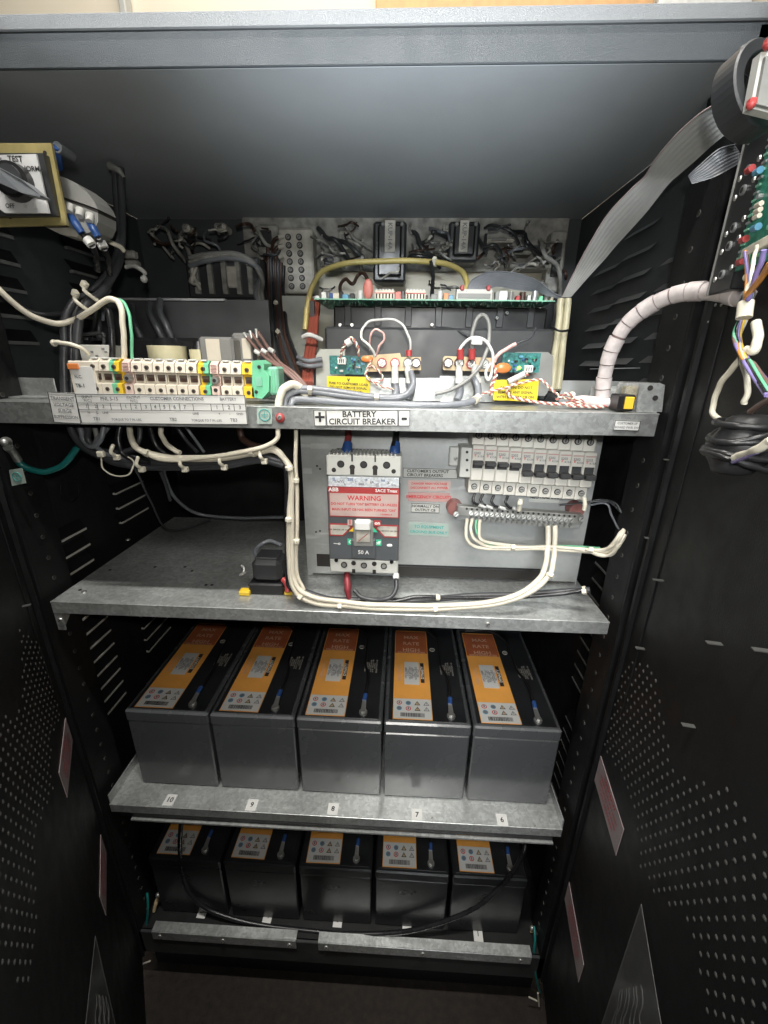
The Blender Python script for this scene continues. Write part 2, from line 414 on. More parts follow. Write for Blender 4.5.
side(-1); side(1)
# base plate, sill
KICK = mat('worn_black_kick_panel', (.035,.037,.038), .5, bump=.2, bscale=700, var=.2)
mb = MB(); mb.box((-XW,.006,-.722), (XW,D-.005,-.716), BLK)
obj('base_plate', mb, cab)
mb = MB(); mb.box((-.385,.0,-.78), (.385,.005,-.7165), KICK, .001); mb.box((-.02,-.0006,-.750), (.02,.001,-.744), DK)
mb.box((-.385,.03,-.885), (.385,.30,-.783), BLKD)
mb.box((-.372,.0055,-.78), (-.362,.02,-.72), BLK); obj('front_sill', mb, cab)
for a_, b_, scs in (((150,925),(296,941),((158,930),(222,936),(289,941))), ((318,941),(531,960),((326,943),(423,951),(521,958)))):
    p, q = P(*a_,-.001), P(*b_,-.001)
    s = MB(); s.box((p.x,-.003,-.731), (q.x,-.001,-.7085), G, .0006); s.box((p.x,-.001,-.7105), (q.x,.014,-.7085), G)
    for c in scs: w = P(*c,-.003); s.screw((w.x,-.003,-.72), (0,-1,.3), .0045)
    obj('sill_strip', s, cab)

# doors -------------------------------------------------------------
def door(sx, ang, hx, hy, poly, lab, staples, pocket):
    a = math.radians(ang); d = Vector((-math.sin(a)*sx, -math.cos(a), 0)); n = Vector((d.y, -d.x, 0))
    if n.dot(Vector(CAM.tolist())-Vector((hx,hy,0))) < 0: n = -n
    h = Vector((hx,hy,0))
    def hit(u, v, off=0.):
        r = Vector(ray(u,v).tolist()); c = Vector(CAM.tolist()); o_ = h+n*off
        t = (o_-c).dot(n)/r.dot(n); p = c+r*t; return (p-h).dot(d), p.z
    def at(s, z, off=0.): return h+d*s+Vector((0,0,z))+n*off
    mb = MB()
    pts = [at(0,ZB+.02), at(.74,ZB+.02), at(.74,.60), at(0,.60)]
    mb.poly(pts, -n*.018, BLK)
    # folded inner stile standing proud along the hinge side, with a crease
    for s0, s1, o_, zq in ((.0,.006,.005,ZB+.03), (.032,.0345,.0012,-.10)):
        mb.poly([at(s0,zq,.0003), at(s1,zq,.0003), at(s1,.59,.0003), at(s0,.59,.0003)], n*o_, BLK)
    pp = [hit(*q) for q in poly]
    def inside(x, y):
        c = False; j = len(pp)-1
        for i in range(len(pp)):
            if (pp[i][1] > y) != (pp[j][1] > y) and x < (pp[j][0]-pp[i][0])*(y-pp[i][1])/(pp[j][1]-pp[i][1])+pp[i][0]: c = not c
            j = i
        return c
    st = .0113; row = 0; z = min(p[1] for p in pp); cnt = 0
    while z < max(p[1] for p in pp):
        s = max(.01, min(p[0] for p in pp)) + (st/2 if row % 2 else 0)
        while s < min(.73, max(p[0] for p in pp)):
            if inside(s, z):
                c = at(s, z); r = .0020; vs = []; up = Vector((0,0,1))
                for rr, o_ in ((r,.0002),(r*.55,.0009)):
                    for k in range(7): b_ = 2*math.pi*k/7; vs.append(c+n*o_+d*math.cos(b_)*rr+up*math.sin(b_)*rr)
                mb.add(vs, [(k,(k+1)%7,7+(k+1)%7,7+k) for k in range(7)]+[tuple(range(7,14))], HOLE, True); cnt += 1
            s += st
        z += st*1.0; row += 1
    print('perforations', cnt)
    do = obj('door', mb, cab)
    for q in lab:
        c = [hit(*w) for w in q]; s0 = min(c[0][0], c[2][0]); s1 = max(w[0] for w in c); z1 = (c[0][1]+c[1][1])/2; z0 = (c[2][1]+c[3][1])/2
        s0 = max(s0, .008)
        l = MB(); l.poly([at(s0,z0,.0005), at(s1,z0,.0005), at(s1,z1,.0005), at(s0,z1,.0005)], n*.0008, DPINK)
        T = fr(at((s0+s1)/2,(z0+z1)/2,.0015), d*(-sx if False else 1)*(1 if d.cross(Vector((0,0,1))).dot(n) < 0 else -1), (0,0,1))
        for k, t in enumerate(('WARNING', 'HIGH VOLTAGE INSIDE', 'SERVICE BY QUALIFIED', 'PERSONNEL ONLY')):
            l.text(t, T @ Matrix.Translation((0,0,(z1-z0)*(.32-.2*k))), .009 if k == 0 else .0065, TXR)
        obj('warning_label', l, do)
    for u, v, w in staples:
        s, z = hit(u, v); l = MB(); l.poly([at(s,z,.0003), at(s+.004,z,.0003), at(s+.004,z,w*1.05), at(s,z,w*1.05)], Vector((0,0,.0008)), HOLE); obj('cable_anchor', l, do)
    if pocket:
        c = [hit(*q) for q in pocket]; l = MB()
        l.poly([at(s, z, .003) for s, z in c], n*.0006, PKT)
        for i in range(len(c)): s, z = c[i]; s2, z2 = c[(i+1) % len(c)]; l.tube([at(s,z,.0035), at(s2,z2,.0035)], .0004, PKT, 5)
        A, B, C_ = [Vector((q[0],q[1],0)) for q in c]
        for k in range(7):   # creases of the film
            f = .25+.5*k/6; q = []
            for e_, t in ((.62,0),(.74,.03),(.86,-.02),(.97,.02)): w_ = A.lerp(B.lerp(C_, f+t), e_); q.append(at(w_.x, w_.y, .0045+.001*(k % 2)))
            l.tube(q, .0005, PKT, 4)
        obj('document_pocket', l, do)
    return at, hit, d, n, do
Rd = door(1, 9, .379, -.012,
  [(605,752),(603,740),(610,700),(618,668),(630,661),(646,660),(656,678),(661,706),(665,728),(672,762),(690,776),(715,786),(735,790),(752,812),(768,845),(800,900),(860,1010),(900,1150),(720,1130),(706,1024),(697,950),(690,928),(677,910),(655,893),(640,868),(637,830),(632,800),(622,772)],
  [[(597,744),(625,828),(617,855),(591,766)], [(566,868),(585,960),(580,980),(564,897)]],
  [(673,460,.009),(653,538,.009),(663,580,.010),(644,648,.009),(721,643,.011),(694,725,.010),(770,650,.011)],
  [(645,905),(600,1040),(668,1040)])
Ld = door(-1, 34, -.366, -.017,
  [(18,628),(38,642),(48,672),(56,700),(61,722),(52,732),(50,765),(53,790),(44,815),(34,828),(36,880),(37,925),(32,985),(20,994),(10,975),(0,960),(-60,900),(-60,690),(-20,705),(0,712),(16,716),(22,700),(21,650)],
  [[(64,716),(59,773),(67,800),(71,740)], [(99,832),(100,900),(106,918),(105,850)]],
  [(22,606,.008)], [(92,938),(80,1040),(115,1040)])

# ------------------------------------------------------------------ shelves
def shelf(name, label, z, y1, lip=.0175, x0=-.36, x1=.36, y0=0., m=G, flange=True):
    t = thing(name, label, 'shelf', (0, (y0+y1)/2, z-lip))
    mb = MB(); mb.box((x0,y0+.0015,z-.0016), (x1,y1,z), m); mb.box((x0,y0,z-lip), (x1,y0+.0015,z-.0002), m, .0004)
    mb.tube([(x0,y0+.001,z-.0006),(x1,y0+.001,z-.0006)], .0012, m, 8)
    mb.box((x0,y0+.0016,z-lip), (x1,y0+.012,z-lip+.0015), m)
    return t, mb
# shelf 2 (middle, full tray)
s2, mb = shelf('metal_shelf', 'galvanised steel shelf carrying the breaker backplate and a small black relay', 0., .318)
mb.poly([(-.3603,.001,-.017),(-.3603,.001,-.044),(-.3603,.010,-.046),(-.3603,.040,-.018)], (.0015,0,0), G); mb.box((-.3588,.001,-.044), (-.350,.0025,-.017), G)
for u, v in ((80,590),(110,570),(155,567),(185,567),(192,571),(206,585),(212,585)):
    c = PZ(u, v, .0003); mb.cyl(c, c+Vector((0,0,.0004)), .0022, DK, 10)
obj('tray', mb, s2)
for c in ((-.352,-.001,-.027), (.21,-.0005,-.009)):
    q = MB(); q.screw(c, (0,-1,0), .0038); obj('screw', q, s2)
c = PZ(84,592,.0); q = MB(); q.screw((c.x,c.y,0), (0,0,1), .004); obj('screw', q, s2)
c = PZ(128,540,.0); q = MB(); q.screw((c.x,c.y,0), (0,0,1), .004); obj('screw', q, s2)
# shelf 3 (upper battery shelf)
Z3 = -.3766
s3, mb = shelf('metal_shelf', 'galvanised steel shelf with number stickers holding the upper row of batteries', Z3, .36, .016)
mb.box((-.3605,.002,Z3), (-.359,.20,Z3+.018), G); mb.box((.359,.002,Z3), (.3605,.20,Z3+.018), G)
mb.box((-.35,.004,Z3-.03), (.35,.0055,Z3-.0165), BLKD); mb.box((-.33,-.001,Z3-.0335), (.35,.004,Z3-.0305), G)
obj('tray', mb, s3)
for u, v in ((138,802),(210,809),(234,810),(420+12,818),(535,826)):
    c = PZ(u, v, Z3); q = MB(); q.screw((c.x,c.y,Z3), (0,0,1), .0022); obj('screw', q, s3)
for u, v, t in ((170,800,'10'),(252,805,'9'),(333,809,'8'),(417,815,'7'),(502,820,'6')):
    c = PZ(u, v, Z3+.0006); l = MB()
    T = fr(c, (1,-.02,0), (0,1,0))
    l.box((-.0085,-.0003,-.0095), (.0085,.0003,.0095), WHT, T=T); l.text(t, T @ Matrix.Translation((0,-.0005,0)), .011, TXK)
    obj('number_label', l, s3)
Z4 = -.716
for (u, v, t), ord_ in zip(((203,911,'5'),(268,916,'4'),(338,920,'3'),(407,922,'2'),(478,934,'1')), ('leftmost','second from left','middle','second from right','rightmost')):
    c = PZ(u, v, Z4+.0006); l = MB(); T = fr(c, (1,-.02,0), (0,1,0))
    l.box((-.0085,-.0003,-.0115), (.0085,.0003,.0115), WHT, T=T); l.text(t, T @ Matrix.Translation((0,-.0005,0)), .011, TXK)
    tag(obj('number_label', l), ord_+' white number sticker on the black base plate before the lower batteries', 'label')
# shelf 1 (upper, electronics)
Z1 = .2552
s1, mb = shelf('metal_shelf', 'galvanised steel shelf carrying the terminal blocks, legend plates and shunt boards', Z1, .30, .0235, -.42, .362, m=G1)
mb.box((.3602,.004,Z1-.0235), (.3615,.05,Z1+.002), G)
obj('tray', mb, s1)
mb = MB(); a, b = P(-20,377,.06), P(58,398,.06); mb.box((a.x,.06,Z1), (b.x,.062,a.z), G, .0005); mb.box((a.x,.035,Z1+.0005), (b.x,.06,Z1+.002), G)
obj('side_bracket', mb, s1)
mb = MB(); a, b = P(592,386,.055), P(665,410,.055)
mb.box((a.x,.055,Z1), (.365,.057,a.z), G, .0005); mb.box((a.x+.02,.025,Z1+.0005), (.365,.055,Z1+.0022), G)
mb.poly([P(636,412,.012), P(662,412,.012), P(665,385,.012), P(660,383,.012), P(640,384,.012)], (0,.0015,0), G)
for u, v in ((655,398),(650,388)): c = P(u, v, .012); mb.cyl(c, c+Vector((0,-.001,0)), .0028, DK, 10)
obj('side_bracket', mb, s1)
def plate(px, y, m, parent, name, lines, th=.0008, frame=True, label=None, fm=None):
    """px: four corners TL TR BR BL in the photo, on plane y ; lines: (text, fx, fz, size, mat)"""
    c = [P(u, v, y) for u, v in px]; mb = MB(); mb.poly(c, (0,th,0), m)
    X = ((c[1]-c[0])+(c[2]-c[3]))/2; Zv = ((c[0]-c[3])+(c[1]-c[2]))/2; o = (c[0]+c[1]+c[2]+c[3])/4; wd, ht = X.length, Zv.length
    T = fr(o+Vector((0,-.0004,0)), X, (0,0,1))
    if frame:
        e = .0006
        for x0, x1, z0, z1 in ((-wd/2,wd/2,ht/2-e,ht/2),(-wd/2,wd/2,-ht/2,-ht/2+e),(-wd/2,-wd/2+e,-ht/2,ht/2),(wd/2-e,wd/2,-ht/2,ht/2)):
            mb.box((x0,-.0003,z0), (x1,0,z1), fm or TXK, T=T)
    for t, fx, fz, sz, mt in lines: mb.text(t, T @ Matrix.Translation((fx*wd,-.0003,fz*ht)), sz, mt)
    return (obj(name, mb, parent, label) if parent else obj(name, mb, None, label)), T, wd, ht
# legend plates on the front lip of the upper shelf
plate([(48,392),(77,393),(80,424),(54,422)], -.010, WHT, s1, 'legend_plate',
      [('TRANSIENT',0,.30,.0050,TXG),('VOLTAGE',0,.10,.0050,TXG),('SURGE',0,-.10,.0050,TXG),('SUPPRESSION',0,-.30,.0045,TXG)])
L0 = [(77,393),(245,396),(248,424),(80,424)]
lines = [('(INPUT',-.45+.0,.40,.0052,TXK),('N.C.)',-.45,.28,.0052,TXK),('PNL 5-15',-.30,.34,.0068,TXK),('(OUTPUT',-.155,.40,.0048,TXK),('N.C.)',-.155,.28,.0048,TXK),
 ('CUSTOMER CONNECTIONS',.10,.36,.0062,TXK),('BATTERY',.40,.36,.0058,TXK),('TB1',-.42,-.34,.0065,TXK),('TB2',.06,-.34,.0065,TXK),('TB3',.42,-.34,.0065,TXK),
 ('TORQUE TO 7 IN.-LBS.',-.22,-.36,.0045,TXK),('TORQUE TO 7 IN.-LBS.',.26,-.36,.0045,TXK),('N',-.46,-.13,.005,TXK),('G',-.41,-.13,.005,TXK),('LINE',-.34,-.13,.0045,TXK),('LINE',.2,-.13,.0045,TXK),('+',.34,-.13,.005,TXK),('-',.40,-.13,.005,TXK),('GND',.46,-.13,.0045,TXK)]
xs = [-.47,-.415,-.355,-.25,-.175,-.12,-.065,-.01,.045,.10,.19,.26,.33,.395,.46]
for x, t in zip((-.465,-.41,-.345,-.21,-.15,-.09,-.035,.02,.08,.14,.33,.40,.465), ('1','2','3','1','2','3','4','5','6','7','1','2','3')): lines.append((t, x, .085, .0072, TXK))
lines = [(t, x+(.02 if x < -.4 else 0), z, q*.74, TXG) for t, x, z, q, m_ in lines]
lo, T, wd, ht = plate(L0, -.010, WHT, s1, 'legend_plate', lines)
mb = MB()
for fz in (.2,-.03): mb.box((-wd/2,-.0003,fz*ht-.0002), (wd/2,0,fz*ht+.0002), TXK, T=T)
for x in (-.435,-.38,-.30,-.24,-.18,-.12,-.06,-.008,.05,.11,.19,.295,.365,.43): mb.box((x*wd-.0002,-.0003,-.03*ht), (x*wd+.0002,0,.2*ht), TXK, T=T)
obj('rule_lines', mb, lo)
plate([(257,408),(272,408),(272,424),(257,424)], -.0025, TEALL, s1, 'ground_label', [('\u23DA',0,0,.001,TXT)], frame=False)
c = P(264.5,415,-.004); mb = MB(); mb.tube([c+Vector((math.cos(i*.4)*.006,0,math.sin(i*.4)*.006)) for i in range(17)], .0005, TXT, 5, raw=True)
for k, w_ in enumerate((.0035,.0024,.0012)): mb.box((c.x-w_,c.y-.0003,c.z-.0015*k), (c.x+w_,c.y,c.z-.0015*k+.0006), TXT)
mb.box((c.x-.0003,c.y-.0003,c.z), (c.x+.0003,c.y,c.z+.004), TXT); obj('ground_symbol', mb, s1)
plate([(314,410),(326,410),(326,426),(314,426)], -.0025, WHT, s1, 'polarity_label', [('+',0,0,.020,TXK)])
plate([(326.5,410),(398,410),(398,426),(326.5,426)], -.0025, WHT, s1, 'legend_plate', [('BATTERY',-.04,.23,.0088,TXK),('CIRCUIT BREAKER',0,-.23,.0088,TXK)])
plate([(398.5,410),(410,410),(410,426),(398.5,426)], -.0025, WHT, s1, 'polarity_label', [('-',0,.05,.020,TXK)])
plate([(615,420),(641,421),(638,431),(613,430)], -.0025, WHT, s1, 'legend_plate', [('CUSTOMER I/F',0,.2,.0032,TXG),('BOARD PWR SW',0,-.2,.0032,TXG)])
mb = MB(); c = P(280,418,-.002); mb.ball(c, .0052, RED, sc=(1,.5,1)); mb.screw(c+Vector((0,-.003,.001)), (0,-1,0), .0028); obj('red_ground_screw', mb, s1)

# ------------------------------------------------------------------ batteries
def battery_proto():
    t = thing('battery', 'x', 'battery', (0,0,0), 'sealed batteries on the two lower shelves')
    w, d, h = .0665, .25, .157
    mb = MB()
    a = (-w+.0012, 0.0015, 0); mb.box((-w+.001,.0009,0), (w-.001,d-.001,h-.021), BATC, .002)
    obj('case', mb, t, local=True)
    mb = MB(); mb.box((-w,0,h-.0212), (w,d,h), BATL if False else BATC, .0025)
    mb.box((-w+.006,.006,h-.0005), (w-.006,d-.006,h+.0006), BATL, .0006)
    obj('lid', mb, t, local=True)
    # orange label
    z = h+.0008; mb = MB(); x0, x1 = -.054, .008
    def r(xa, xb, ya, yb, m, dz): mb.box((xa,ya,z+dz), (xb,yb,z+dz+.0003), m)
    r(x0,x1,.008,.235,ORG,0); r(x0+.001,x1-.001,.0092,.050,WHT,.0003); r(x0+.001,x1-.001,.165,.232,ORD,.0003)
    r(x0+.018,x1-.018,.083,.140,WHT,.0003); r(x1-.0155,x1-.009,.088,.138,TXK,.0003)
    T0 = lambda x, y, dz=.0007: fr((x, y, z+dz), (1,0,0), (0,1,0))
    TV = lambda x, y, dz=.0007: fr((x, y, z+dz), (0,1,0), (-1,0,0))
    mb.text('DYNASTY', TV(x1-.012,.113), .0072, TXW)
    for k in range(7): mb.text(('UPS12-100MR','12 VOLT','VRLA BATTERY','SEALED LEAD','CELL TYPE','NONSPILLABLE','RECYCLE')[k], TV(x0+.021+.0035*k,.111), .0048, TXG)
    mb.text('HIGH RATE', TV(x0+.010,.11), .008, TXP)
    for k, (s_, tt) in enumerate(((.0135,'HIGH'),(.0135,'RATE'),(.0135,'MAX'))): mb.text(tt, T0((x0+x1)/2,.174+.019*k), s_, TXP, .02)
    mb.text('VALVE REGULATED', T0((x0+x1)/2,.167), .006, TXP)
    for j in range(2):
        for i in range(4):
            cx, cy = x0+.010+i*.0145, .041-j*.0115
            if i < 2 or (i == 2 and False):
                mb.cyl((cx,cy,z+.0006), (cx,cy,z+.0008), .0044, (TXR, LBLU, LBLU, TXR)[i+j*2 if j == 0 else (2 if i == 0 else 3)], 14)
                mb.cyl((cx,cy,z+.0008), (cx,cy,z+.0010), .0030, WHT if (i+j) != 1 else TXG, 12)
                mb.box((cx-.0012,cy-.002,z+.001), (cx+.0012,cy+.002,z+.0011), TXG)
            else:
                mb.poly([(cx-.0048,cy-.004,z+.0006),(cx+.0048,cy-.004,z+.0006),(cx,cy+.0045,z+.0006)], (0,0,.0002), TXK if i == 2 else TXG)
                mb.poly([(cx-.0028,cy-.003,z+.0009),(cx+.0028,cy-.003,z+.0009),(cx,cy+.0025,z+.0009)], (0,0,.0002), TAN if i == 2 else WHT)
                mb.box((cx-.0004,cy-.002,z+.0011), (cx+.0004,cy+.001,z+.0012), TXK)
    x = x0+.012
    rnd = random.Random(3)
    while x < x1-.012:
        w_ = rnd.choice((.0006,.0010,.0014)); r(x,x+w_,.013,.0205,TXK,.0006); x += w_+rnd.choice((.0005,.0008))
    obj('label', mb, t, local=True)
    # pale print on the right of the lid
    mb = MB()
    for k in range(7): mb.text(('SAFETY: VENTILATE','SHIELD EYES','NO SPARKS','FLUSH WITH WATER','AH 28  TORQUE 5 NM','CAUTION','MADE FOR FLOAT USE')[k], TV(.030+.0034*k,.125), .0034, HAZL, .02)
    mb.tube([(.018+math.cos(i*.5)*.0045,.178+math.sin(i*.5)*.0045,z) for i in range(14)], .0007, HAZL, 4, raw=True)
    mb.text('Pb', T0(.018,.178,.0002), .005, HAZL, .02)
    obj('printed_warning', mb, t, local=True)
    # terminal, insulated lug and lead
    mb = MB(); mb.cyl((.034,.017,h), (.034,.017,h+.004), .0065, SCR, 12); mb.cyl((.034,.017,h+.004), (.034,.017,h+.008), .004, SCR, 6, smooth=False)
    mb.poly([(.030,.018,h+.0045),(.038,.018,h+.0045),(.037,.036,h+.007),(.031,.036,h+.007)], (0,0,.0012), SCR)
    te = obj('terminal', mb, t, local=True)
    mb = MB(); mb.cyl((.034,.036,h+.0075), (.035,.047,h+.0095), .0036, BLU, 10); obj('insulator', mb, te, local=True)
    mb = MB(); mb.tube([(.035,.046,h+.009),(.036,.07,h+.011),(.034,.10,h+.007),(.028,.13,h+.004),(.026,.17,h+.006),(.022,.20,h+.012),(-.004,.225,h+.016),(-.05,.235,h+.006)], .0022, PLB, 8); obj('lead', mb, t, local=True)
    return t
BATD = mat('shaded_battery_plastic', (.020,.021,.023), .32, bump=.10, bscale=600, var=.12, scale=14)  # lower row's shade put into a darker case colour
bp = battery_proto()
YB = .038
LB = {10:'battery behind the sticker numbered 10, leftmost of the upper row',9:'upper row battery standing behind the sticker numbered 9',8:'battery in the middle of the upper row, behind the number 8 sticker',7:'upper row battery behind the sticker numbered 7, orange label facing up',6:'battery behind the number 6 sticker, rightmost of the upper row beside the louvres',
 5:'dim battery at the left end of the lower row with black cable in front',4:'second battery from the left in the dark lower row',3:'middle battery of the dark lower row, above the lower metal sill gap',2:'second battery from the right in the dark lower row',1:'dim battery at the right end of the lower row inside the cable loop'}
for k in range(5):
    for rw in (0, 1):
        o = bp if (k == 0 and rw == 0) else copy_tree(bp)
        o.location = (-.331+.1364*(k+.5)-(.019-.0025*k)*rw, YB if rw == 0 else YB-.006, (Z3 if rw == 0 else Z4)+.0008)
        o.rotation_euler = (0, 0, (-.004,.006,-.003,.004,-.006)[k]*(1 if rw == 0 else -1))
        o['label'] = LB[(10-k) if rw == 0 else (5-k)]
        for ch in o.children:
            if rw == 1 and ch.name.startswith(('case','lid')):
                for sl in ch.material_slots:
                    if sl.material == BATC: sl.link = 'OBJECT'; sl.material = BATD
            if ch.name.startswith('label'): ch.rotation_euler = (0,0,(.006,-.010,.004,-.005,.012)[(k+rw*2) % 5])
            if ch.name.startswith(('lead','terminal')): ch.location.x += (.002,-.003,0,.001,-.002)[(k+rw) % 5]
for s_ in s3.children:
    pass
c = P(190,652,.2)
mb = MB()

# ------------------------------------------------------------------ breaker backplate on the middle shelf
YP = .095
pl = thing('mounting_panel', 'galvanised backplate on the middle shelf carrying the circuit breakers and labels', 'panel', (.15,YP,0))
tl, tr, br_, bl = P(303,425,YP), P(605,425,YP), P(577,583,YP), P(304,572,YP)
xl, xr = -.0385, .3525
mb = MB()
nb0, nb1, nz = P(308,560,YP).x, P(330,560,YP).x, P(320,558,YP).z
mb.box((xl,YP,.004), (xr,YP+.002,.2305), G2)
mb.box((xl,YP+.0005,.0005), (xl+.006,YP+.0016,.004), G2)
mb.box((xl-.0015,YP,.0), (xl,YP+.05,.2305), G2)                     # side flange returning to the rear
mb.box((xr,YP,.0), (xr+.0012,YP+.02,.2305), G2)
mb.box((xl,YP-.0004,.004), (xl+.012,YP,.2305), G2)
for u, v in ((317,466),(320,469),(316,532),(320,531),(410,470)): c = P(u, v, YP-.0005); mb.cyl(c, c+Vector((0,.0004,0)), .0014, DK, 8)
mb.box((P(325,560,YP).x-.012,YP-.0006,.016), (P(325,560,YP).x+.008,YP-.0002,.036), DK)
mb.box((.085,YP-.0008,.0205), (.30,YP-.0002,.0235), BLKD)
a, b = P(398,565,YP), P(575,583,YP); mb.box((a.x,YP-.0007,.0045), (.30,YP-.0002,.020), DK)
obj('plate', mb, pl)
def plab(px, name, lines, m=GWC, frame=True, label=None): return plate(px, YP-.001, m, pl, name, lines, .0006, frame, label)
plab([(403,468),(458,469),(458,479),(403,477)], 'engraved_label', [("CUSTOMER'S OUTPUT",-.05,.2,.0056,TXK),('CIRCUIT BREAKERS',-.1,-.22,.0056,TXK)], GWC)
plab([(408,480),(451,481),(450,491),(408,491)], 'warning_label', [('DANGER HIGH VOLTAGE',0,.2,.0042,TXR),('DISCONNECT ALL POWER',0,-.2,.0042,TXR)], SAL, False, 'faded salmon warning label')
plab([(408,492),(450,493),(449,502),(408,501)], 'warning_label', [('EMERGENCY CIRCUITS',0,0,.0060,TXR)], REDL, False, 'red EMERGENCY CIRCUITS label')
plab([(411,503),(440,504),(439,513),(411,512)], 'engraved_label', [('NORMALLY ON',0,.2,.0052,TXK),('OUTPUT CB',0,-.22,.0052,TXK)])
plab([(409,522),(449,524),(449,537),(408,535)], 'ground_label', [('TO EQUIPMENT',0,.2,.0058,TXT),('GROUND BUS ONLY',0,-.2,.0056,TXT)], TEALL, False)
plab([(529,492),(560,492),(559,503),(529,502)], 'engraved_label', [('NEUTRAL BUS',0,0,.0062,TXK)], GWC, False)

# ------------------------------------------------------------------ main battery breaker
YM = .030
bx0, bx1 = P(327.5,500,YM).x, P(400,500,YM).x
bw = bx1-bx0; bz0, bz1 = P(365,574,YM).z, P(363,456,YM).z; bh = bz1-bz0
cbk = thing('battery_circuit_breaker', 'large three pole breaker with red WARNING label under the BATTERY CIRCUIT BREAKER legend', 'circuit breaker', ((bx0+bx1)/2, YP, bz0))
T = Matrix.Translation(((bx0+bx1)/2, YM, bz0)); hw = bw/2
def zf(v): return (P(363,v,YM).z-bz0)
mb = MB(); mb.T = T
mb.box((-hw+.001,.008,.006), (hw-.001,YP-YM,bh-.004), PLB2, .002)
mb.box((-hw,.0,zf(560)), (hw,.03,zf(488)), BRKG, .0012)
mb.box((-.016,-.004,zf(558)), (.016,.002,zf(538)), BRKG, .002); mb.box((-.0125,-.0055,zf(545)), (.0125,-.003,zf(519)), GMID, .0015)
obj('body', mb, cbk)
mb = MB(); mb.T = T
mb.box((-hw-.0005,.002,zf(477)), (hw+.0005,.034,bh), GWC, .0015)
for k in (-1,0,1): mb.cyl((k*.0275,.0015,zf(465)), (k*.0275,.004,zf(465)), .0045, DK, 16); mb.cyl((k*.0275,.0012,zf(465)), (k*.0275,.002,zf(465)), .003, PLB2, 12)
for k in (-1,1):
    mb.cyl((k*.0138,.0015,zf(468)), (k*.0138,.004,zf(468)), .0034, DK, 14); mb.box((k*.0138-.0026,.0012,zf(475)), (k*.0138+.0026,.003,zf(469)), DK)
    mb.box((k*.0138-.0009,.0012,zf(462)), (k*.0138+.0009,.003,bh+.002), DK); mb.cyl((k*.036,.0015,zf(471)), (k*.036,.004,zf(471)), .0028, DK, 12)
for k in range(18): mb.box((-hw+.003+k*(bw-.006)/18,.004,bh), (-hw+.0045+k*(bw-.006)/18,.03,bh+.002), GWC)
obj('terminal_cover', mb, cbk, 'top terminal cover with screw holes')
mb = MB(); mb.T = T
mb.box((-hw,.002,0), (hw,.034,zf(560.5)), GWC, .0015)
for k in (-1,0,1): mb.cyl((k*.026,.0012,zf(566)), (k*.026,.004,zf(566)), .0042, DK, 16); mb.cyl((k*.026,.001,zf(566)), (k*.026,.002,zf(566)), .0028, SCR, 12)
for k in (-1,1): mb.cyl((k*.0135,.0012,zf(564)), (k*.0135,.004,zf(564)), .0032, DK, 14); mb.box((k*.0135-.0022,.0012,0), (k*.0135+.0022,.003,zf(570)), DK); mb.cyl((k*.036,.001,zf(561.5)), (k*.036,.004,zf(561.5)), .0026, PLB, 12)
obj('terminal_cover', mb, cbk, 'bottom terminal cover with screw holes')
mb = MB(); mb.T = T
mb.box((-hw+.0015,.0008,zf(487.5)), (hw-.0015,.03,zf(477.5)), mat('bluish_white_rating_plate', (.52,.55,.58), .4, var=.3, scale=400), .0005)
for k in range(12): mb.text(('|||','Ue(V)','a','250','+','500','=','kA','|||','Ics','%','Icu')[k], Matrix.Translation((-.036+k*.0066,.0003,zf(480+(k%3)*2.2))), .0045, TXG if k%3 else BLU)
mb.cyl((.006,-.0005,zf(482)), (.006,.001,zf(482)), .0022, WHT, 10)
obj('rating_plate', mb, cbk)
mb = MB(); mb.T = T
mb.box((-hw+.001,-.0012,zf(492)), (hw-.001,.0005,zf(487.5)), RED); mb.box((-hw+.002,-.0010,zf(517)), (hw-.001,.0005,zf(491.5)), RED)
mb.box((-hw+.0032,-.0014,zf(516)), (hw-.0022,-.0008,zf(493.5)), SAL)
mb.text('ABB', Matrix.Translation((-hw+.008,-.0016,zf(490))), .0068, TXW, .03); mb.text('SACE Tmax', Matrix.Translation((hw-.017,-.0016,zf(490))), .0054, TXW)
mb.text('WARNING', Matrix.Translation((.001,-.0018,zf(498))), .0085, TXR, .02); mb.text('DO NOT TURN "ON" BATTERY CB UNLESS', Matrix.Translation((.0005,-.0018,zf(504))), .0046, TXR, .02, .92)
mb.text('MAIN INPUT CB HAS BEEN TURNED "ON"', Matrix.Translation((.0005,-.0018,zf(509.5))), .0046, TXR, .02, .92); mb.text('110-00001-A', Matrix.Translation((.028,-.0018,zf(513.5))), .0028, TXR)
obj('warning_label', mb, cbk)
mb = MB(); mb.T = T
for s_ in (-1, 1):
    o_ = [(s_*(hw-.001),-.0006,zf(524)), (s_*.020,-.0006,zf(524)), (s_*.013,-.0006,zf(527)), (s_*.026,-.0006,zf(536.5)), (s_*(hw-.001),-.0006,zf(536.5))]
    i_ = [(s_*(hw-.0028),-.0010,zf(525.4)), (s_*.0205,-.0010,zf(525.4)), (s_*.0165,-.0010,zf(527)), (s_*.0268,-.0010,zf(535.2)), (s_*(hw-.0028),-.0010,zf(535.2))]
    mb.poly(o_ if s_ > 0 else o_[::-1], (0,.0004,0), RED); mb.poly(i_ if s_ > 0 else i_[::-1], (0,.0004,0), HAZL)
    mb.text('FOR SERVICE USE ONLY', Matrix.Translation((s_*.0305,-.0014,zf(530))), .0026, TXK)
mb.text('I', Matrix.Translation((-.0165,-.006,zf(521))), .008, TXR, .04); mb.box((-.0195,-.0058,zf(524)), (-.0135,-.0052,zf(518.5)), SAL)
mb.box((.0135,-.0058,zf(524)), (.0215,-.0052,zf(518.5)), RED); mb.text('on', Matrix.Translation((.0175,-.006,zf(521))), .0065, TXW, .03)
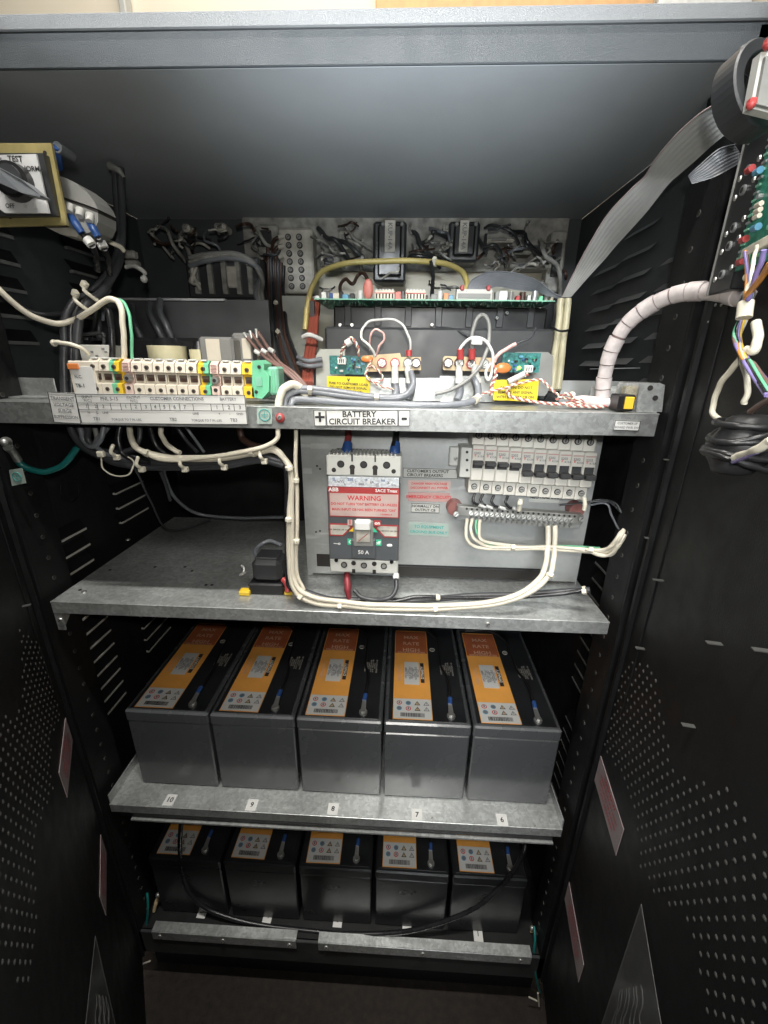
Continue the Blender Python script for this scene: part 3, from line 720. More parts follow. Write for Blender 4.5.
mb.box((-.0205,-.0012,zf(545)), (-.0125,-.0004,zf(539)), TXGR); mb.text('O', Matrix.Translation((-.0165,-.0016,zf(542))), .006, TXW, .04)
mb.box((.0135,-.0012,zf(545)), (.0225,-.0004,zf(539)), TXGR); mb.text('off', Matrix.Translation((.018,-.0016,zf(542))), .0062, TXW, .03)
mb.poly([(-.0125,-.006,zf(530)),(-.018,-.006,zf(530)),(-.0125,-.006,zf(526))], (0,.0004,0), YEL); mb.poly([(.0125,-.006,zf(530)),(.0125,-.006,zf(525)),(.018,-.006,zf(530))], (0,.0004,0), TXGR)
mb.text('50 A', Matrix.Translation((0,-.0045,zf(551))), .0072, TXW, .02)
mb.text('~-o', Matrix.Translation((-.034,-.0006,zf(544))), .006, TXW); mb.ball((.033,-.0004,zf(544.5)), .0036, TXW, sc=(1,.15,.6))
obj('printed_markings', mb, cbk)
mb = MB(); mb.T = T; mb.box((-.0095,-.016,zf(526)), (.0095,-.004,zf(517.5)), WHT, .0015); mb.box((-.0085,-.0075,zf(540)), (.0085,-.0056,zf(526)), HAZL, .0006)
mb.tube([(-.006,-.0078,zf(539)),(.006,-.0078,zf(531))], .0005, RED, 4)
obj('toggle', mb, cbk)
for u, l_, m_ in ((348,'red',RED),(396,'black',BCAB)):
    cable('breaker_lead', [(u,424,YM+.05),(u,436,YM+.04),(u-1,447,YM+.025),(u-1,458,YM+.02)], [.0042,.0042,.0050,.0050], bpy.data.materials['dull_red_wire'] if m_ is RED and 'dull_red_wire' in bpy.data.materials else (mat('dull_red_lead', (.24,.04,.04), .5) if m_ is RED else m_), l_+' heat shrunk lead entering the top of the large breaker')
    q = [P(u,443,YM+.03),P(u-1,450,YM+.024),P(u-1,458,YM+.02)]
    mb = MB(); mb.tube(q, [.0055,.0068,.0062], BLU, 10); tag(obj('blue_insulator', mb), 'blue insulating boot on the %s lead at the top of the large breaker' % l_, 'insulator')
cable('breaker_lead', [(347,572,.045),(347,580,.035),(348,590,.028),(349,600,.026)], [.0038,.0045,.0045,.0026], mat('dark_red_shrink', (.24,.03,.04), .45), 'red heat shrunk lead leaving the bottom of the large breaker')
cable('breaker_lead', [(354,590,.02),(362,597,.015),(376,600,.012),(388,598,.012),(396,590,.02),(396,572,.04)], .0028, BCAB2, 'charcoal lead looping up to the right pole under the large breaker')
mb = MB(); mb.tube(W([(396,574,.035),(396,579,.03)]), .0042, WHT, 10); tag(obj('wire_marker', mb), 'white sleeve on the charcoal lead below the large breaker', 'marker')

# ------------------------------------------------------------------ miniature breakers
YB1 = .052
c0, c1 = P(471.5,463,YB1), P(595,471,YB1)
step = (c1-c0)/10
MCB = mat('warm_white_breaker_housing', (.54,.52,.47), .45, var=.05)
PLM = mat('charcoal_toggle', (.035,.035,.036), .45)
def mini(up):
    t = thing('miniature_circuit_breaker', 'x', 'circuit breaker', (0,0,0), "row of miniature breakers on the backplate")
    w = .0093 if False else step.x*.485
    mb = MB(); mb.box((-w,.010,-.041), (w,.043,.043), MCB, .0006); mb.box((-w,.0,-.022), (w,.02,.022), MCB, .0012)
    mb.box((-w+.0012,-.0008,.0165), (w-.0012,.0002,.0178), REDL); mb.text('S202', Matrix.Translation((-.0015,-.0009,.0128)), .0042, TXG); mb.text('K15A', Matrix.Translation((.003,-.0009,.0088)), .0034, TXG)
    mb.text('II', Matrix.Translation((-w+.0035,-.0009,.010)), .004, TXR)
    obj('housing', mb, t, local=True)
    mb = MB(); mb.cyl((0,.0085,.033), (0,.0105,.033), .0042, DK, 14); mb.cyl((0,.0082,.033), (0,.0095,.033), .003, SCR, 10); mb.box((-.0006,.0079,.031), (.0006,.0083,.042), DK)
    obj('terminal_screw', mb, t, local=True)
    mb = MB(); mb.cyl((0,.0085,-.032), (0,.0105,-.032), .0038, DK, 14); mb.cyl((0,.0082,-.032), (0,.0095,-.032), .003, SCR, 10); mb.box((-.002,.0079,-.0324), (.002,.0083,-.0316), DK)
    obj('terminal_screw', mb, t, local=True)
    mb = MB()
    if up: mb.box((-w+.0012,-.0012,-.006), (w-.0012,.0002,.004), PLM, .0006); mb.box((-w+.001,-.010,-.001), (w-.001,-.001,.004), PLM, .001)
    else: mb.box((-w+.0016,-.0012,-.010), (w-.0016,.0002,.004), PLM, .0006); mb.box((-w+.001,-.011,-.010), (w-.001,-.001,-.004), PLM, .001); mb.box((-.003,-.0016,-.002),(.003,-.0008,.0035), PLB2)
    obj('toggle', mb, t, local=True)
    return t
pu, pd = mini(True), mini(False)
LM = ['leftmost small breaker of the row, toggle up','second small breaker from the left, toggle up','third small breaker from the left, toggle up','fourth small breaker, the last with its toggle up',
      'fifth small breaker, the first with its toggle down','sixth small breaker from the left, toggle down','seventh small breaker, toggle down, fourth from the right end','eighth small breaker, toggle down, third from the right end','ninth small breaker, toggle down, next to the right end','rightmost small breaker of the row, toggle down']
for k in range(10):
    o = pu if k == 0 else (pd if k == 4 else copy_tree(pu if k < 4 else pd))
    q = c0+step*(k+.5); o.location = (q.x, YB1, q.z-.0005*k*0); o['label'] = LM[k]
mb = MB(); a, b = P(452,438,.07), P(600,500,.07)
mb.box((c0.x-.012,.085,c0.z-.014), (c1.x+.006,.0945,c0.z+.016), SILV); tag(obj('din_rail', mb), 'metal mounting rail behind the row of small breakers', 'rail')
ra = thing('rail_clamp', 'grey end clamp with screws left of the small breakers', 'clamp', P(463,478,.06))
mb = MB(); a, b = P(461,447,.062), P(471,477,.062); mb.box((a.x,.058,b.z), (b.x,.09,a.z), GWC, .001)
for v in (452,460,470): c = P(467,v,.058); mb.cyl(c, c+Vector((0,-.001,0)), .0018, DK, 8)
obj('clamp_body', mb, ra)
mb = MB(); a, b = P(450,447,.085), P(461,466,.085); mb.box((a.x,.084,b.z), (b.x,.093,a.z), GWC, .001); c = P(456,459,.084); mb.screw(c, (0,-1,0), .003); obj('bracket', mb, ra)

# ------------------------------------------------------------------ neutral bus bar
YN = .062
nb = thing('neutral_bus_bar', 'plated neutral bus bar with screw rows and red end insulators below the small breakers', 'bus bar', P(518,530,.08))
a, b = P(457,512,YN), P(583,521,YN); dx = (b-a)
T = fr(a, dx, (0,0,1)); Ln = dx.length
mb = MB(); mb.T = T; mb.box((0,0,-.005), (Ln,.012,.008), SCR, .0008); mb.box((0,.004,-.012), (Ln,.02,-.005), SILV, .0008)
for k in range(22):
    mb.cyl((.012+k*(Ln-.024)/21,-.0005,.0055), (.012+k*(Ln-.024)/21,.0005,.0055), .0016, DK, 8)
obj('bar', mb, nb)
for k in range(20):
    q = MB(); q.T = T; x = .018+k*(Ln-.034)/19
    q.screw((x,-.0006,.000), (0,-1,.25), .0035); q.cyl((x+.002,.004,-.008), (x+.002,-.003,-.0085), .0023, SCR, 9)
    obj('screw', q, nb)
for u, v in ((455,509),(577,511)):
    q = MB(); c = P(u, v, YN+.018); q.cyl(c, c+Vector((0,.014,0)), .010, mat('dull_red_insulator', (.24,.10,.09), .5), 18, .011); obj('insulator', q, nb)
for u, v in ((456,514),(581,519)):
    q = MB(); c = P(u, v, YN-.002); q.screw(c, (0,-1,.2), .0042); obj('mounting_screw', q, nb)

# wires on the backplate ------------------------------------------------
GW = 'cream wires on the neutral bus'
w3 = [[(467,519,.056),(466,530,.045),(468,541,.04),(476,547,.04),(500,549,.04),(530,549,.038),(560,550,.038),(600,552,.03),(613,549,.022),(620,539,.016),(624,530,.02)],
      [(472,519,.056),(471,530,.045),(475,540,.04),(490,547,.04),(520,547,.038),(548,547,.038),(580,549,.034),(604,550,.026),(616,540,.018),(622,531,.02)],
      [(480,520,.056),(479,533,.045),(483,541,.04),(505,545,.042),(535,547,.04),(565,548,.038),(590,552,.03),(610,555,.024),(619,545,.016),(625,535,.02)]]
for k, q in enumerate(w3):
    cable('neutral_wire', q, .0022, WCAB, ('outermost cream wire curling off the left end of the neutral bus','second cream wire curling off the left end of the neutral bus','third cream wire from the left end of the neutral bus, running right')[k], GW, ties=(.42,.72) if k == 1 else ())
cable('ground_wire', [(476,520,.058),(477,534,.048),(486,543,.046),(510,547,.046),(560,546,.044),(600,548,.036)], .0014, GRN, 'thin green wire tucked behind the cream wires below the neutral bus')
for k, dx_ in enumerate((0, 7)):
    cable('breaker_wire' if False else 'neutral_cable', [(548+dx_,526,.052),(548+dx_,545,.040),(546+dx_,562,.03),(540+dx_*1.2,577,.02),(525+dx_,591,.010),(500,600+k*3,.006),(470,604+k*3,.005),(430,606+k*3,.004),(380,605+k*3.5,.004),(345,602+k*4,.006),(315,598+k*5,.008),(300-k*3,590+k*3,.010),(293-k*3,574,.014),(292-k*3,545,.016),(292-k*2,510,.016),(291,478,.014),(287,462,.012),(272,450-k*2,.012),(250,454,.012),(210,458+k,.012),(165,457,.012),(140,450,.010),(131,438,.02),(129,424,.035)],
          .0034, WCAB, ('inner thick cream cable dropping from the neutral bus and sweeping left over the shelf','outer thick cream cable dropping from the neutral bus and sweeping left over the shelf')[k], 'thick cream neutral cables', ties=(.13,.30,.40,.47,.60,.68,.78,.90) if k else ())
cable('white_cable', [(278,428,.006),(278,436,.004),(272,443,.003),(255,449,.004),(225,455,.005),(190,459,.005),(160,459,.008),(140,450,.012)], .0026, WCAB, 'cream cable from the red ground screw joining the bundle under the upper shelf')
cable('white_cable', [(296,429,.02),(296,460,.018),(297,500,.018),(297,540,.018),(297,572,.016),(304,590,.012)], .0024, WCAB, 'thin cream cable running down the edge of the backplate', ties=(.3,.6))
cable('black_cable', [(286,468,.022),(287,500,.022),(287,540,.022),(287,575,.018),(293,590,.014),(320,600,.02),(360,602,.02),(395,601,.022),(420,597,.026),(470,598,.03),(520,597,.03),(560,594,.025),(583,590,.02)], .0030, BCAB, 'black cable following the cream cables down and along the middle shelf', ties=(.7,))
cable('black_cable', [(298,590,.026),(330,599,.026),(370,600,.028),(410,601,.026),(470,596,.036),(530,594,.036),(575,591,.026),(590,590,.02)], .0042, BCAB2, 'thick charcoal cable lying on the middle shelf behind the cream cables', ties=(.93,))
for k, (u, v, u2, v2) in enumerate(((475,493,482,506),(483,494,489,507),(494,495,502,508),(508,496,516,509))):
    cable('breaker_wire', [(u,v,.066),(u-2,v+6,.062),(u+1,v+11,.060),(u2,v2,.062)], .0018, BCAB, ('first','second','third','fourth')[k]+' short black wire under the small breakers, counted from the left', 'short black wires under the small breakers')
    mb = MB(); mb.tube(W([(u2-3,v2-1,.058),(u2+3,v2+1,.060)]), .0022, WHT, 8); tag(obj('wire_marker', mb), 'white marker sleeve on the %s short black wire' % ('first','second','third','fourth')[k], 'marker')
mb = MB(); mb.tube(W([(519,510,.05),(520,503,.045),(521,499,.045)]), .003, CRW, 8); mb.ball(P(520,503,.043), .0038, CRW); tag(obj('cable_tie', mb), 'cream cable tie head standing on the bus below the fourth small breaker', 'cable tie')
mb = MB(); mb.tube(W([(584,498,.05),(585,504,.045),(584,510,.045)]), .0026, CRW, 8); tag(obj('cable_tie', mb), 'cream cable tie beside the right end of the small breakers', 'cable tie')
for k, q in enumerate(([(585,503,.08),(600,500,.08),(614,503,.06),(622,512,.05),(628,522,.05)], [(590,505,.08),(606,504,.08),(612,515,.07),(618,528,.05),(625,531,.04)], [(560,505,.085),(585,503,.08),(606,501,.07),(617,508,.06),(626,518,.05)])):
    cable('grey_wire', q, .0014, BCAB2 if k != 1 else GCAB, ('upper dark wire arching from the breakers to the right post','pale grey wire sagging to the right post','dark wire running behind the rail to the right post')[k], 'wires to the right post')
for k, q in enumerate(([(585,549,.03),(604,556,.025),(616,549,.018),(622,540,.016),(625,534,.018)], [(575,549,.034),(600,550,.028),(612,546,.020),(618,537,.018),(624,529,.02)])):
    cable('neutral_wire', q, .002, WCAB, ('lower','upper')[k]+' of the loose cream wires bending up at the right post', GW)

# relay block on the middle shelf ---------------------------------------
rl = thing('relay', 'small black relay with a rounded cap on the middle shelf beside a yellow terminal', 'relay', PZ(265,588,0))
mb = MB(); a, b = P(248,586,.035), P(283,586,.035); mb.box((a.x,.035,.0005), (b.x,.075,.017), PLB, .002); obj('base', mb, rl)
mb = MB(); a, b = P(252,575,.04), P(281,575,.04); cx = (a.x+b.x)/2
mb.box((a.x,.038,.017), (b.x,.076,.050), PLB2, .006); mb.box((a.x+.004,.043,.0495), (b.x-.004,.071,.0525), PLB2, .002); obj('cap', mb, rl)
mb = MB(); a, b = P(237,582,.03), P(248,582,.03); mb.box((a.x,.03,.0005), (b.x,.042,.007), YEL, .001); obj('yellow_terminal', mb, rl)
mb = MB(); mb.tube(W([(243,575,.04),(244,568,.045),(241,565,.045)]), .0022, SCR, 8); mb.tube(W([(240,575,.04),(246,572,.04)]), .0018, GMID, 8); obj('lug', mb, rl)
mb = MB(); mb.box((P(283,580,.035).x,.035,.0005), (P(291,580,.035).x,.046,.006), YEL, .001); obj('yellow_terminal', mb, rl)
mb = MB(); mb.tube(W([(283,579,.035),(287,584,.03),(288,592,.025)]), .004, RED, 8); tag(obj('red_boot', mb), 'small red boot between the relay and the cream cables', 'insulator')
c = PZ(259,591,.0006); mb = MB(); Tq = fr(c, (1,0,0), (0,1,0)); mb.box((-.0075,-.0003,-.004), (.0075,.0003,.004), WHT, T=Tq); mb.text('K3A', Tq @ Matrix.Translation((0,-.0005,0)), .0065, TXK)
obj('name_label', mb, s2)
cable('black_cable', [(281,545,.10),(270,541,.11),(258,546,.1),(255,553,.08),(262,560,.06)], .003, GCAB, 'grey cable looping behind the small black relay')
cable('grey_cable', [(163,455,.12),(166,480,.16),(177,500,.20),(200,514,.24),(240,518,.24),(284,517,.20)], .0028, GCAB, 'grey cable drooping behind the upper shelf above the rear of the middle shelf')
cable('grey_cable', [(135,468,.05),(150,500,.1),(170,530,.2),(210,520,.26)], .0016, BCAB2, 'thin dark cable hanging behind the cable bundle at left')

# ------------------------------------------------------------------ terminal blocks
YT = .020
pitch = (P(161,378,YT)-P(150.5,378,YT)).length
zt, zb_ = P(180,360,YT+.015).z, P(180,396,YT).z
ht = zt-zb_
DKB = mat('shaded_brown_recess', (.09,.07,.055), .6)
def tblock(m, narrow=1., split=None, wired=True):
    t = thing('terminal_block', 'x', 'terminal block', (0,0,0), 'terminal blocks on the rail at the left of the upper shelf')
    w = pitch*.485*narrow
    def prof(mb, x0, x1, mm):
        pr = [(0,0),(0,.30),(.006,.34),(.006,.62),(0,.66),(.002,.90),(.008,1.),(.03,1.),(.03,0)]
        n = len(pr); v = [(x0,y,z*ht) for y, z in pr]+[(x1,y,z*ht) for y, z in pr]
        mb.add(v, [tuple(range(n))[::-1], tuple(range(n, 2*n))]+[(k,(k+1)%n,(k+1)%n+n,k+n)[::-1] for k in range(n)][::-1], mm)
    mb = MB()
    if split: prof(mb, -w, 0, split); prof(mb, 0, w, m)
    else: prof(mb, -w, w, m)
    obj('housing', mb, t, local=True)
    mb = MB()
    if narrow > .8:
        for z in (.78, .15):
            mb.cyl((0,-.0006,z*ht), (0,.004,z*ht), w*.40, DKB, 14); mb.cyl((0,-.0009,z*ht), (0,.002,z*ht), w*.22, DK, 10)
        obj('screw_hole', mb, t, local=True)
        mb = MB(); mb.box((-w*.68,.0045,.40*ht), (w*.68,.0068,.58*ht), DKB); mb.box((-w*.3,.0035,.40*ht), (w*.6,.0046,.50*ht), BRN)
        obj('wire_entry', mb, t, local=True)
        mb = MB(); mb.box((-w*.6,.004,ht*.985), (w*.6,.012,ht*1.03), WHT, .0004); obj('marker_tag', mb, t, local=True)
    else:
        for z in (.47,): mb.cyl((0,-.001,z*ht), (0,.008,z*ht), w*.9, SCR, 14); mb.cyl((0,-.0015,z*ht), (0,-.0008,z*ht), w*.45, DK, 10)
        mb.cyl((0,-.001,.2*ht), (0,.004,.2*ht), w*.5, DK, 10); obj('stud', mb, t, local=True)
        mb = MB()
        for k in range(3): mb.box((-w*.7,-.0005,(.70+.08*k)*ht), (w*.7,.0006,(.735+.08*k)*ht), REDL)
        obj('marker_tag', mb, t, local=True)
    return t
tb, tg, tp = tblock(CRM), tblock(YEL, 1, GRN), tblock(PNK, .75)
tyg = tblock(GRN, 1, YEL); ty = tblock(YEL)
seq = [(98.5,'b','first beige terminal block from the left end clamp'),(109,'b','second beige terminal block from the left end clamp'),(119,'g','green and yellow earth terminal block left of the first pink spacer block'),(130.5,'p','narrow pinkish stud block between the first and second terminal groups'),
 (140.5,'b','first beige block of the long middle terminal group'),(151,'b','second beige block of the long middle terminal group'),(161.8,'b','third beige block of the long middle terminal group'),(172.6,'b','fourth beige block, centre of the long middle group'),(183.5,'b','fifth beige block of the long middle terminal group'),(194.3,'b','last beige block of the middle group, left of the yellow block'),
 (206,'y','yellow and green earth terminal block at the end of the middle group'),(216.5,'p','narrow pinkish stud block between the middle and battery terminal groups'),(227.2,'b','left beige block of the two under the BATTERY legend'),(238,'b','right beige block of the two under the BATTERY legend'),(249,'Y','yellow terminal block next to the green end bracket')]
first = {}
for u, k, l in seq:
    src = {'b':tb,'g':tg,'p':tp,'y':tyg,'Y':ty}[k]
    o = src if k not in first else copy_tree(src); first[k] = 1
    q = P(u, 396, YT); o.location = (q.x, YT, zb_-(u-160)*0.00001); o['label'] = l
eb = thing('end_clamp', 'white end clamp with an orange marker at the left of the terminal blocks', 'clamp', P(84,395,YT))
a, b = P(74.5,396,YT), P(93,361,YT)
mb = MB(); mb.box((a.x,YT,a.z), (b.x,YT+.03,b.z), CRM, .0012); mb.box((a.x+.004,YT-.001,a.z+.002), (b.x-.002,YT,b.z-.006), WHT, .0003); obj('clamp_body', mb, eb)
mb = MB(); mb.box((a.x+.001,YT-.003,a.z+ht*.76), (a.x+.014,YT-.0008,a.z+ht*.92), ORC, .0008)
mb.text('N.C.', fr(Vector((a.x+.0105,YT-.0014,a.z+ht*.55))), .0045, TXK); mb.text('TB-1', fr(Vector((a.x+.0105,YT-.0014,a.z+ht*.3))), .0055, TXK); obj('marker_tag', mb, eb)
su = thing('surge_module', 'white plug-in surge module standing behind the left end clamp', 'module', P(95,365,.05))
a, b = P(82,363,.05), P(109,345,.05); mb = MB(); mb.box((a.x,.05,a.z-.01), (b.x,.08,b.z), GWC, .001); obj('module_body', mb, su)
mb = MB(); mb.tube(W([(81,346,.07),(81,337,.07),(84,334,.07),(102,334,.07),(104,338,.07),(104,346,.07)]), .0022, PLB2, 6); obj('handle', mb, su)
for u, v in ((92,352),(97,356),(103,349),(106,352)):
    mb = MB(); c = P(u, v, .0495); mb.box((c.x-.0015,.0488,c.z-.001), (c.x+.0015,.0498,c.z+.001), TXG); obj('printed_mark', mb, su)
ge = thing('end_bracket', 'translucent mint green end bracket closing the right end of the terminal blocks', 'bracket', P(264,398,YT))
pp = [(252,397),(252,361),(258,360),(264,364),(264,370),(269,376),(269,391),(262,399)]
mb = MB(); mb.poly([P(u, v, YT) for u, v in pp], (0,.028,0), GRN)
mb.box((P(256,380,YT).x,YT-.001,P(256,386,YT).z), (P(262,380,YT).x,YT,P(262,377,YT).z), MINT); c = P(259,367,YT-.001); mb.cyl(c, c+Vector((0,.001,0)), .002, DK, 8); c = P(256,392,YT-.001); mb.cyl(c, c+Vector((0,.001,0)), .002, DK, 8); obj('bracket_body', mb, ge)
mb = MB(); a, b = P(269,395,YT+.006), P(277.5,367,YT+.006); mb.box((a.x,YT+.006,a.z), (b.x,YT+.032,b.z), MINT, .002)
for k in range(3): mb.box((a.x+.001+.003*k,YT+.005,a.z+.003), (a.x+.002+.003*k,YT+.0062,b.z-.004), GRN)
obj('latch', mb, ge)
mb = MB(); mb.box((P(74,395,.03).x,.045,zb_+.002), (P(280,395,.03).x,.055,zb_+.014), SILV); tag(obj('din_rail', mb), 'metal rail carrying the terminal blocks on the upper shelf', 'rail')

# cable runs at the left ------------------------------------------------
GB = 'thick black cables bundled at the left'
for k in range(4):
    o_ = (0,5,9,3)[k]; y_ = (.0,.003,.0,.012)[k]
    cable('black_cable', [(115+o_*.6,168,.18+y_),(118+o_*.4,210,.17+y_),(119+o_*.3,245,.15+y_),(112+o_*.5,268,.12+y_),(92+o_,292,.09+y_),(74+o_*1.6,303,.07+y_),(65+o_*1.5,322,.06+y_),(64+o_*1.4,350,.055+y_),(65+o_*1.3,385,.05+y_),(68+o_*1.2,415,.045+y_),(75+o_,437,.04+y_),(92+o_,452,.035+y_),(115,459+o_*.4,.03+y_),(160,463+o_*.4,.025+y_),(220,463+o_*.3,.02+y_),(262,457+o_*.3,.02+y_),(284,462+o_*.3,.022+y_)], .0047, (BCAB2,BCAB,BCAB2,BCAB)[k],
          ('leftmost','second','third','rearmost')[k]+' of the thick black cables bundled at the left of the terminal blocks', GB)
for k, (a_, b_) in enumerate((((86,287,.075),(99,302,.070)),((77,296,.068),(90,312,.060)))):
    mb = MB(); a, b = P(*a_), P(*b_); mb.tube([a, (a+b)/2+Vector((0,-.012,.002)), b], .0022, CRW, 8); mb.box((-.0038,-.003,-.004), (.0038,.003,.004), CRW, .001, T=fr(a+Vector((0,-.002,.002)), b-a)); tag(obj('cable_tie', mb), ('upper','lower')[k]+' pale cable tie round the black bundle above the terminal blocks', 'cable tie')
mb = MB(); mb.tube(W([(54,343,.04),(62,343,.035),(75,345,.035),(84,350,.04),(89,355,.045)]), [.003,.0022,.0022,.0018,.0014], CRW, 8); mb.ball(P(54,343,.04), .0038, CRW); tag(obj('cable_tie', mb), 'long loose cable tie crossing the black bundle, its pale head sticking out left', 'cable tie')
mb = MB(); mb.tube(W([(104,238,.13),(112,243,.12),(120,247,.125),(124,251,.13)]), .0026, CRW, 8); tag(obj('cable_tie', mb), 'pale tie round the bundle below the rotary switch contact block', 'cable tie')
mb = MB(); mb.tube(W([(110,166,.175),(118,170,.172),(124,177,.175)]), [.005,.004,.002], GMID, 8); tag(obj('cable_tie', mb), 'grey tie at the top end of the vertical black bundle', 'cable tie')
cable('white_cable', [(-12,278,.02),(10,300,.03),(30,315,.04),(55,323,.05),(75,320,.06),(90,311,.055),(104,301,.05),(114,300,.045),(121,308,.042),(123,325,.04),(124,345,.04),(124,362,.04)], .0032, WCAB, 'cream cable coming from the left door and arching down to the terminal blocks')
cable('green_cable', [(113,300,.055),(122,301,.05),(128,310,.048),(131,330,.045),(132,350,.045),(132,364,.045)], .0018, GRN, 'thin green wire beside the cream cable above the terminal blocks')
cable('black_cable', [(15,302,.08),(30,311,.09),(50,314,.10),(75,312,.10)], .0026, BCAB2, 'thin black cable behind the cream cable at the left edge')
cable('black_cable', [(98,306,.06),(108,310,.055),(111,325,.052),(112,345,.05),(112,364,.05)], .0034, BCAB, 'short black cable dropping to the second terminal block')
cable('black_cable', [(96,308,.07),(94,325,.08),(90,340,.09)], .002, BCAB, 'thin black wire dropping behind the white surge module')
cable('ground_cable', [(14,452,.02),(20,463,.022),(30,469,.025),(45,472,.028),(60,467,.035),(70,457,.04),(78,447,.045)], .0038, TEAL, 'green ground cable curving from the bolted lug on the left post')
lg = thing('ground_lug', 'bolted silver lug at the end of the green ground cable on the left post', 'lug', P(10,450,.01))
mb = MB(); c = P(6,442,.0); mb.cyl(c, c+Vector((.004,-.006,.001)), .006, SCR, 12, .004); mb.ball(c+Vector((.004,-.006,.001)), .0045, SCR, 10, 5); obj('bolt', mb, lg)
mb = MB(); mb.tube(W([(8,447,.002),(13,452,.01),(18,460,.018)]), [.005,.0042,.0045], SCR, 10); obj('barrel', mb, lg)
gl = thing('ground_label', 'small pale green ground symbol label on the left post', 'label', P(17,476,-.0005))
c4 = [P(9,470,-.001), P(22,468,-.001), P(26,483,-.001), P(12,486,-.001)]
mb = MB(); mb.poly(c4, (0,.0006,0), TEALL); obj('sticker', mb, gl); c = sum(c4, Vector())/4+Vector((0,-.0006,0))
mb = MB(); mb.tube([c+Vector((math.cos(i*.4)*.0052,0,math.sin(i*.4)*.0052)) for i in range(17)], .0005, TXT, 5, raw=True)
for k, w_ in enumerate((.003,.002,.001)): mb.box((c.x-w_,c.y-.0003,c.z-.0014*k), (c.x+w_,c.y,c.z-.0014*k+.0005), TXT)
mb.box((c.x-.0003,c.y-.0003,c.z), (c.x+.0003,c.y,c.z+.0035), TXT); obj('ground_symbol', mb, gl)
# cables hanging under the upper shelf
GU = 'dark cables looping under the terminal blocks'
und = [([(88,427,.03),(88,440,.03),(98,449,.03),(116,452,.03),(140,449,.03)],.0036,BCAB2),([(104,427,.03),(100,440,.025),(92,447,.025),(84,441,.03),(80,428,.03)],.003,GCAB),([(120,427,.03),(119,445,.025),(126,456,.025),(150,463,.02)],.0034,BCAB),
 ([(140,427,.03),(139,440,.025),(133,448,.025),(124,452,.025)],.0028,BCAB2),([(150,427,.03),(156,445,.03),(170,458,.03)],.003,BCAB),([(177,427,.04),(186,440,.04),(197,452,.03)],.0022,BCAB2),([(186,427,.04),(194,438,.04),(204,452,.03)],.0018,GCAB),([(95,428,.04),(97,440,.04),(92,448,.04)],.003,GMID),([(160,470,.05),(166,485,.08),(170,500,.1)],.0026,BCAB2),([(240,425,.04),(241,436,.04),(248,443,.035),(262,448,.03)],.004,BRN),([(108,427,.035),(96,444,.03),(108,454,.028),(135,458,.026)],.003,GCAB)]
wd_ = ['thick charcoal loop hanging lowest at the left under the legend plate','grey loop curling back up under the surge legend plate','black cable dropping under the second legend column','charcoal cable bending left beside the cream cable','black cable slanting right under the middle of the legend','thin charcoal cable slanting right under the middle blocks','thin grey cable slanting right under the middle blocks','short pale grey stub under the left legend plate','dark cable hanging below the bundle tie','dark brown cable curving under the battery terminals','grey cable looping low behind the pale tie']
for (q, r, m_), l in zip(und, wd_): cable('dark_cable', q, r, m_, l, GU)
cable('white_cable', [(161,427,.03),(162,436,.028),(168,446,.024),(180,453,.018)], .003, WCAB, 'cream cable curving from the middle of the legend plate into the bundle')
for k, (u, v) in enumerate(((115,448),(140,460),(183,460),(222,458),(262,452))):
    a, b = P(u-2, v-3, .010), P(u+3, v+9, .012); mb = MB(); mb.tube([a, (a+b)/2+Vector((0,-.008,0)), b], .0021, CRW, 8); mb.box((-.0035,-.003,-.003), (.0035,.003,.003), CRW, .0008, T=fr(b+Vector((0,-.002,0)), (1,0,0)))
    tag(obj('cable_tie', mb), ('leftmost','second','third','fourth','rightmost')[k]+' cable tie on the bundle under the terminal blocks', 'cable tie')
mb = MB(); mb.tube(W([(101,455,.012),(102,467,.010),(110,474,.010),(122,476,.010),(131,472,.012),(134,462,.014),(128,457,.018)]), .0009, CRW, 6); mb.box((-.004,-.003,-.0035), (.004,.003,.0035), CRW, .001, T=fr(P(101,454,.010), (1,0,0))); tag(obj('cable_tie', mb), 'open cable tie with a thin looped tail hanging below the left of the bundle', 'cable tie')

# grey cable group on the upper shelf ------------------------------------
cable('white_cable', [(277,415,.012),(279,400,.014),(284,389,.016),(292,384,.02),(300,388,.026),(306,396,.03)], .0044, CRW, 'thick cream cable arching over the front edge beside the green end bracket')
for k in range(4):
    dz = k*3
    cable('grey_cable', [(284+k,408-k,.02),(286+k*1.5,397,.022),(296,390+dz*.6,.024),(310,388+dz,.026),(345,393+dz,.028),(380,397+dz*.6,.03),(405,395+dz*.4,.032),(413,385,.04),(411,372,.055)] if k < 2 else
          [(288+k,410-k,.018),(290+k,402,.02),(300,397+k,.022),(345,400+k,.022),(400,403+k*.6,.02),(450,404+k*.4,.02),(475,400,.03),(478,390,.045),(473,376,.06)], .0034, GCAB,
          ('uppermost grey cable running to the left shunt','second grey cable running to the left shunt','lower grey cable running along the shelf to the right shunt','lowest grey cable running along the shelf to the right shunt')[k], 'grey cables along the front of the upper shelf', ties=(.38,.62) if k == 1 else ((.75,) if k == 3 else ()))
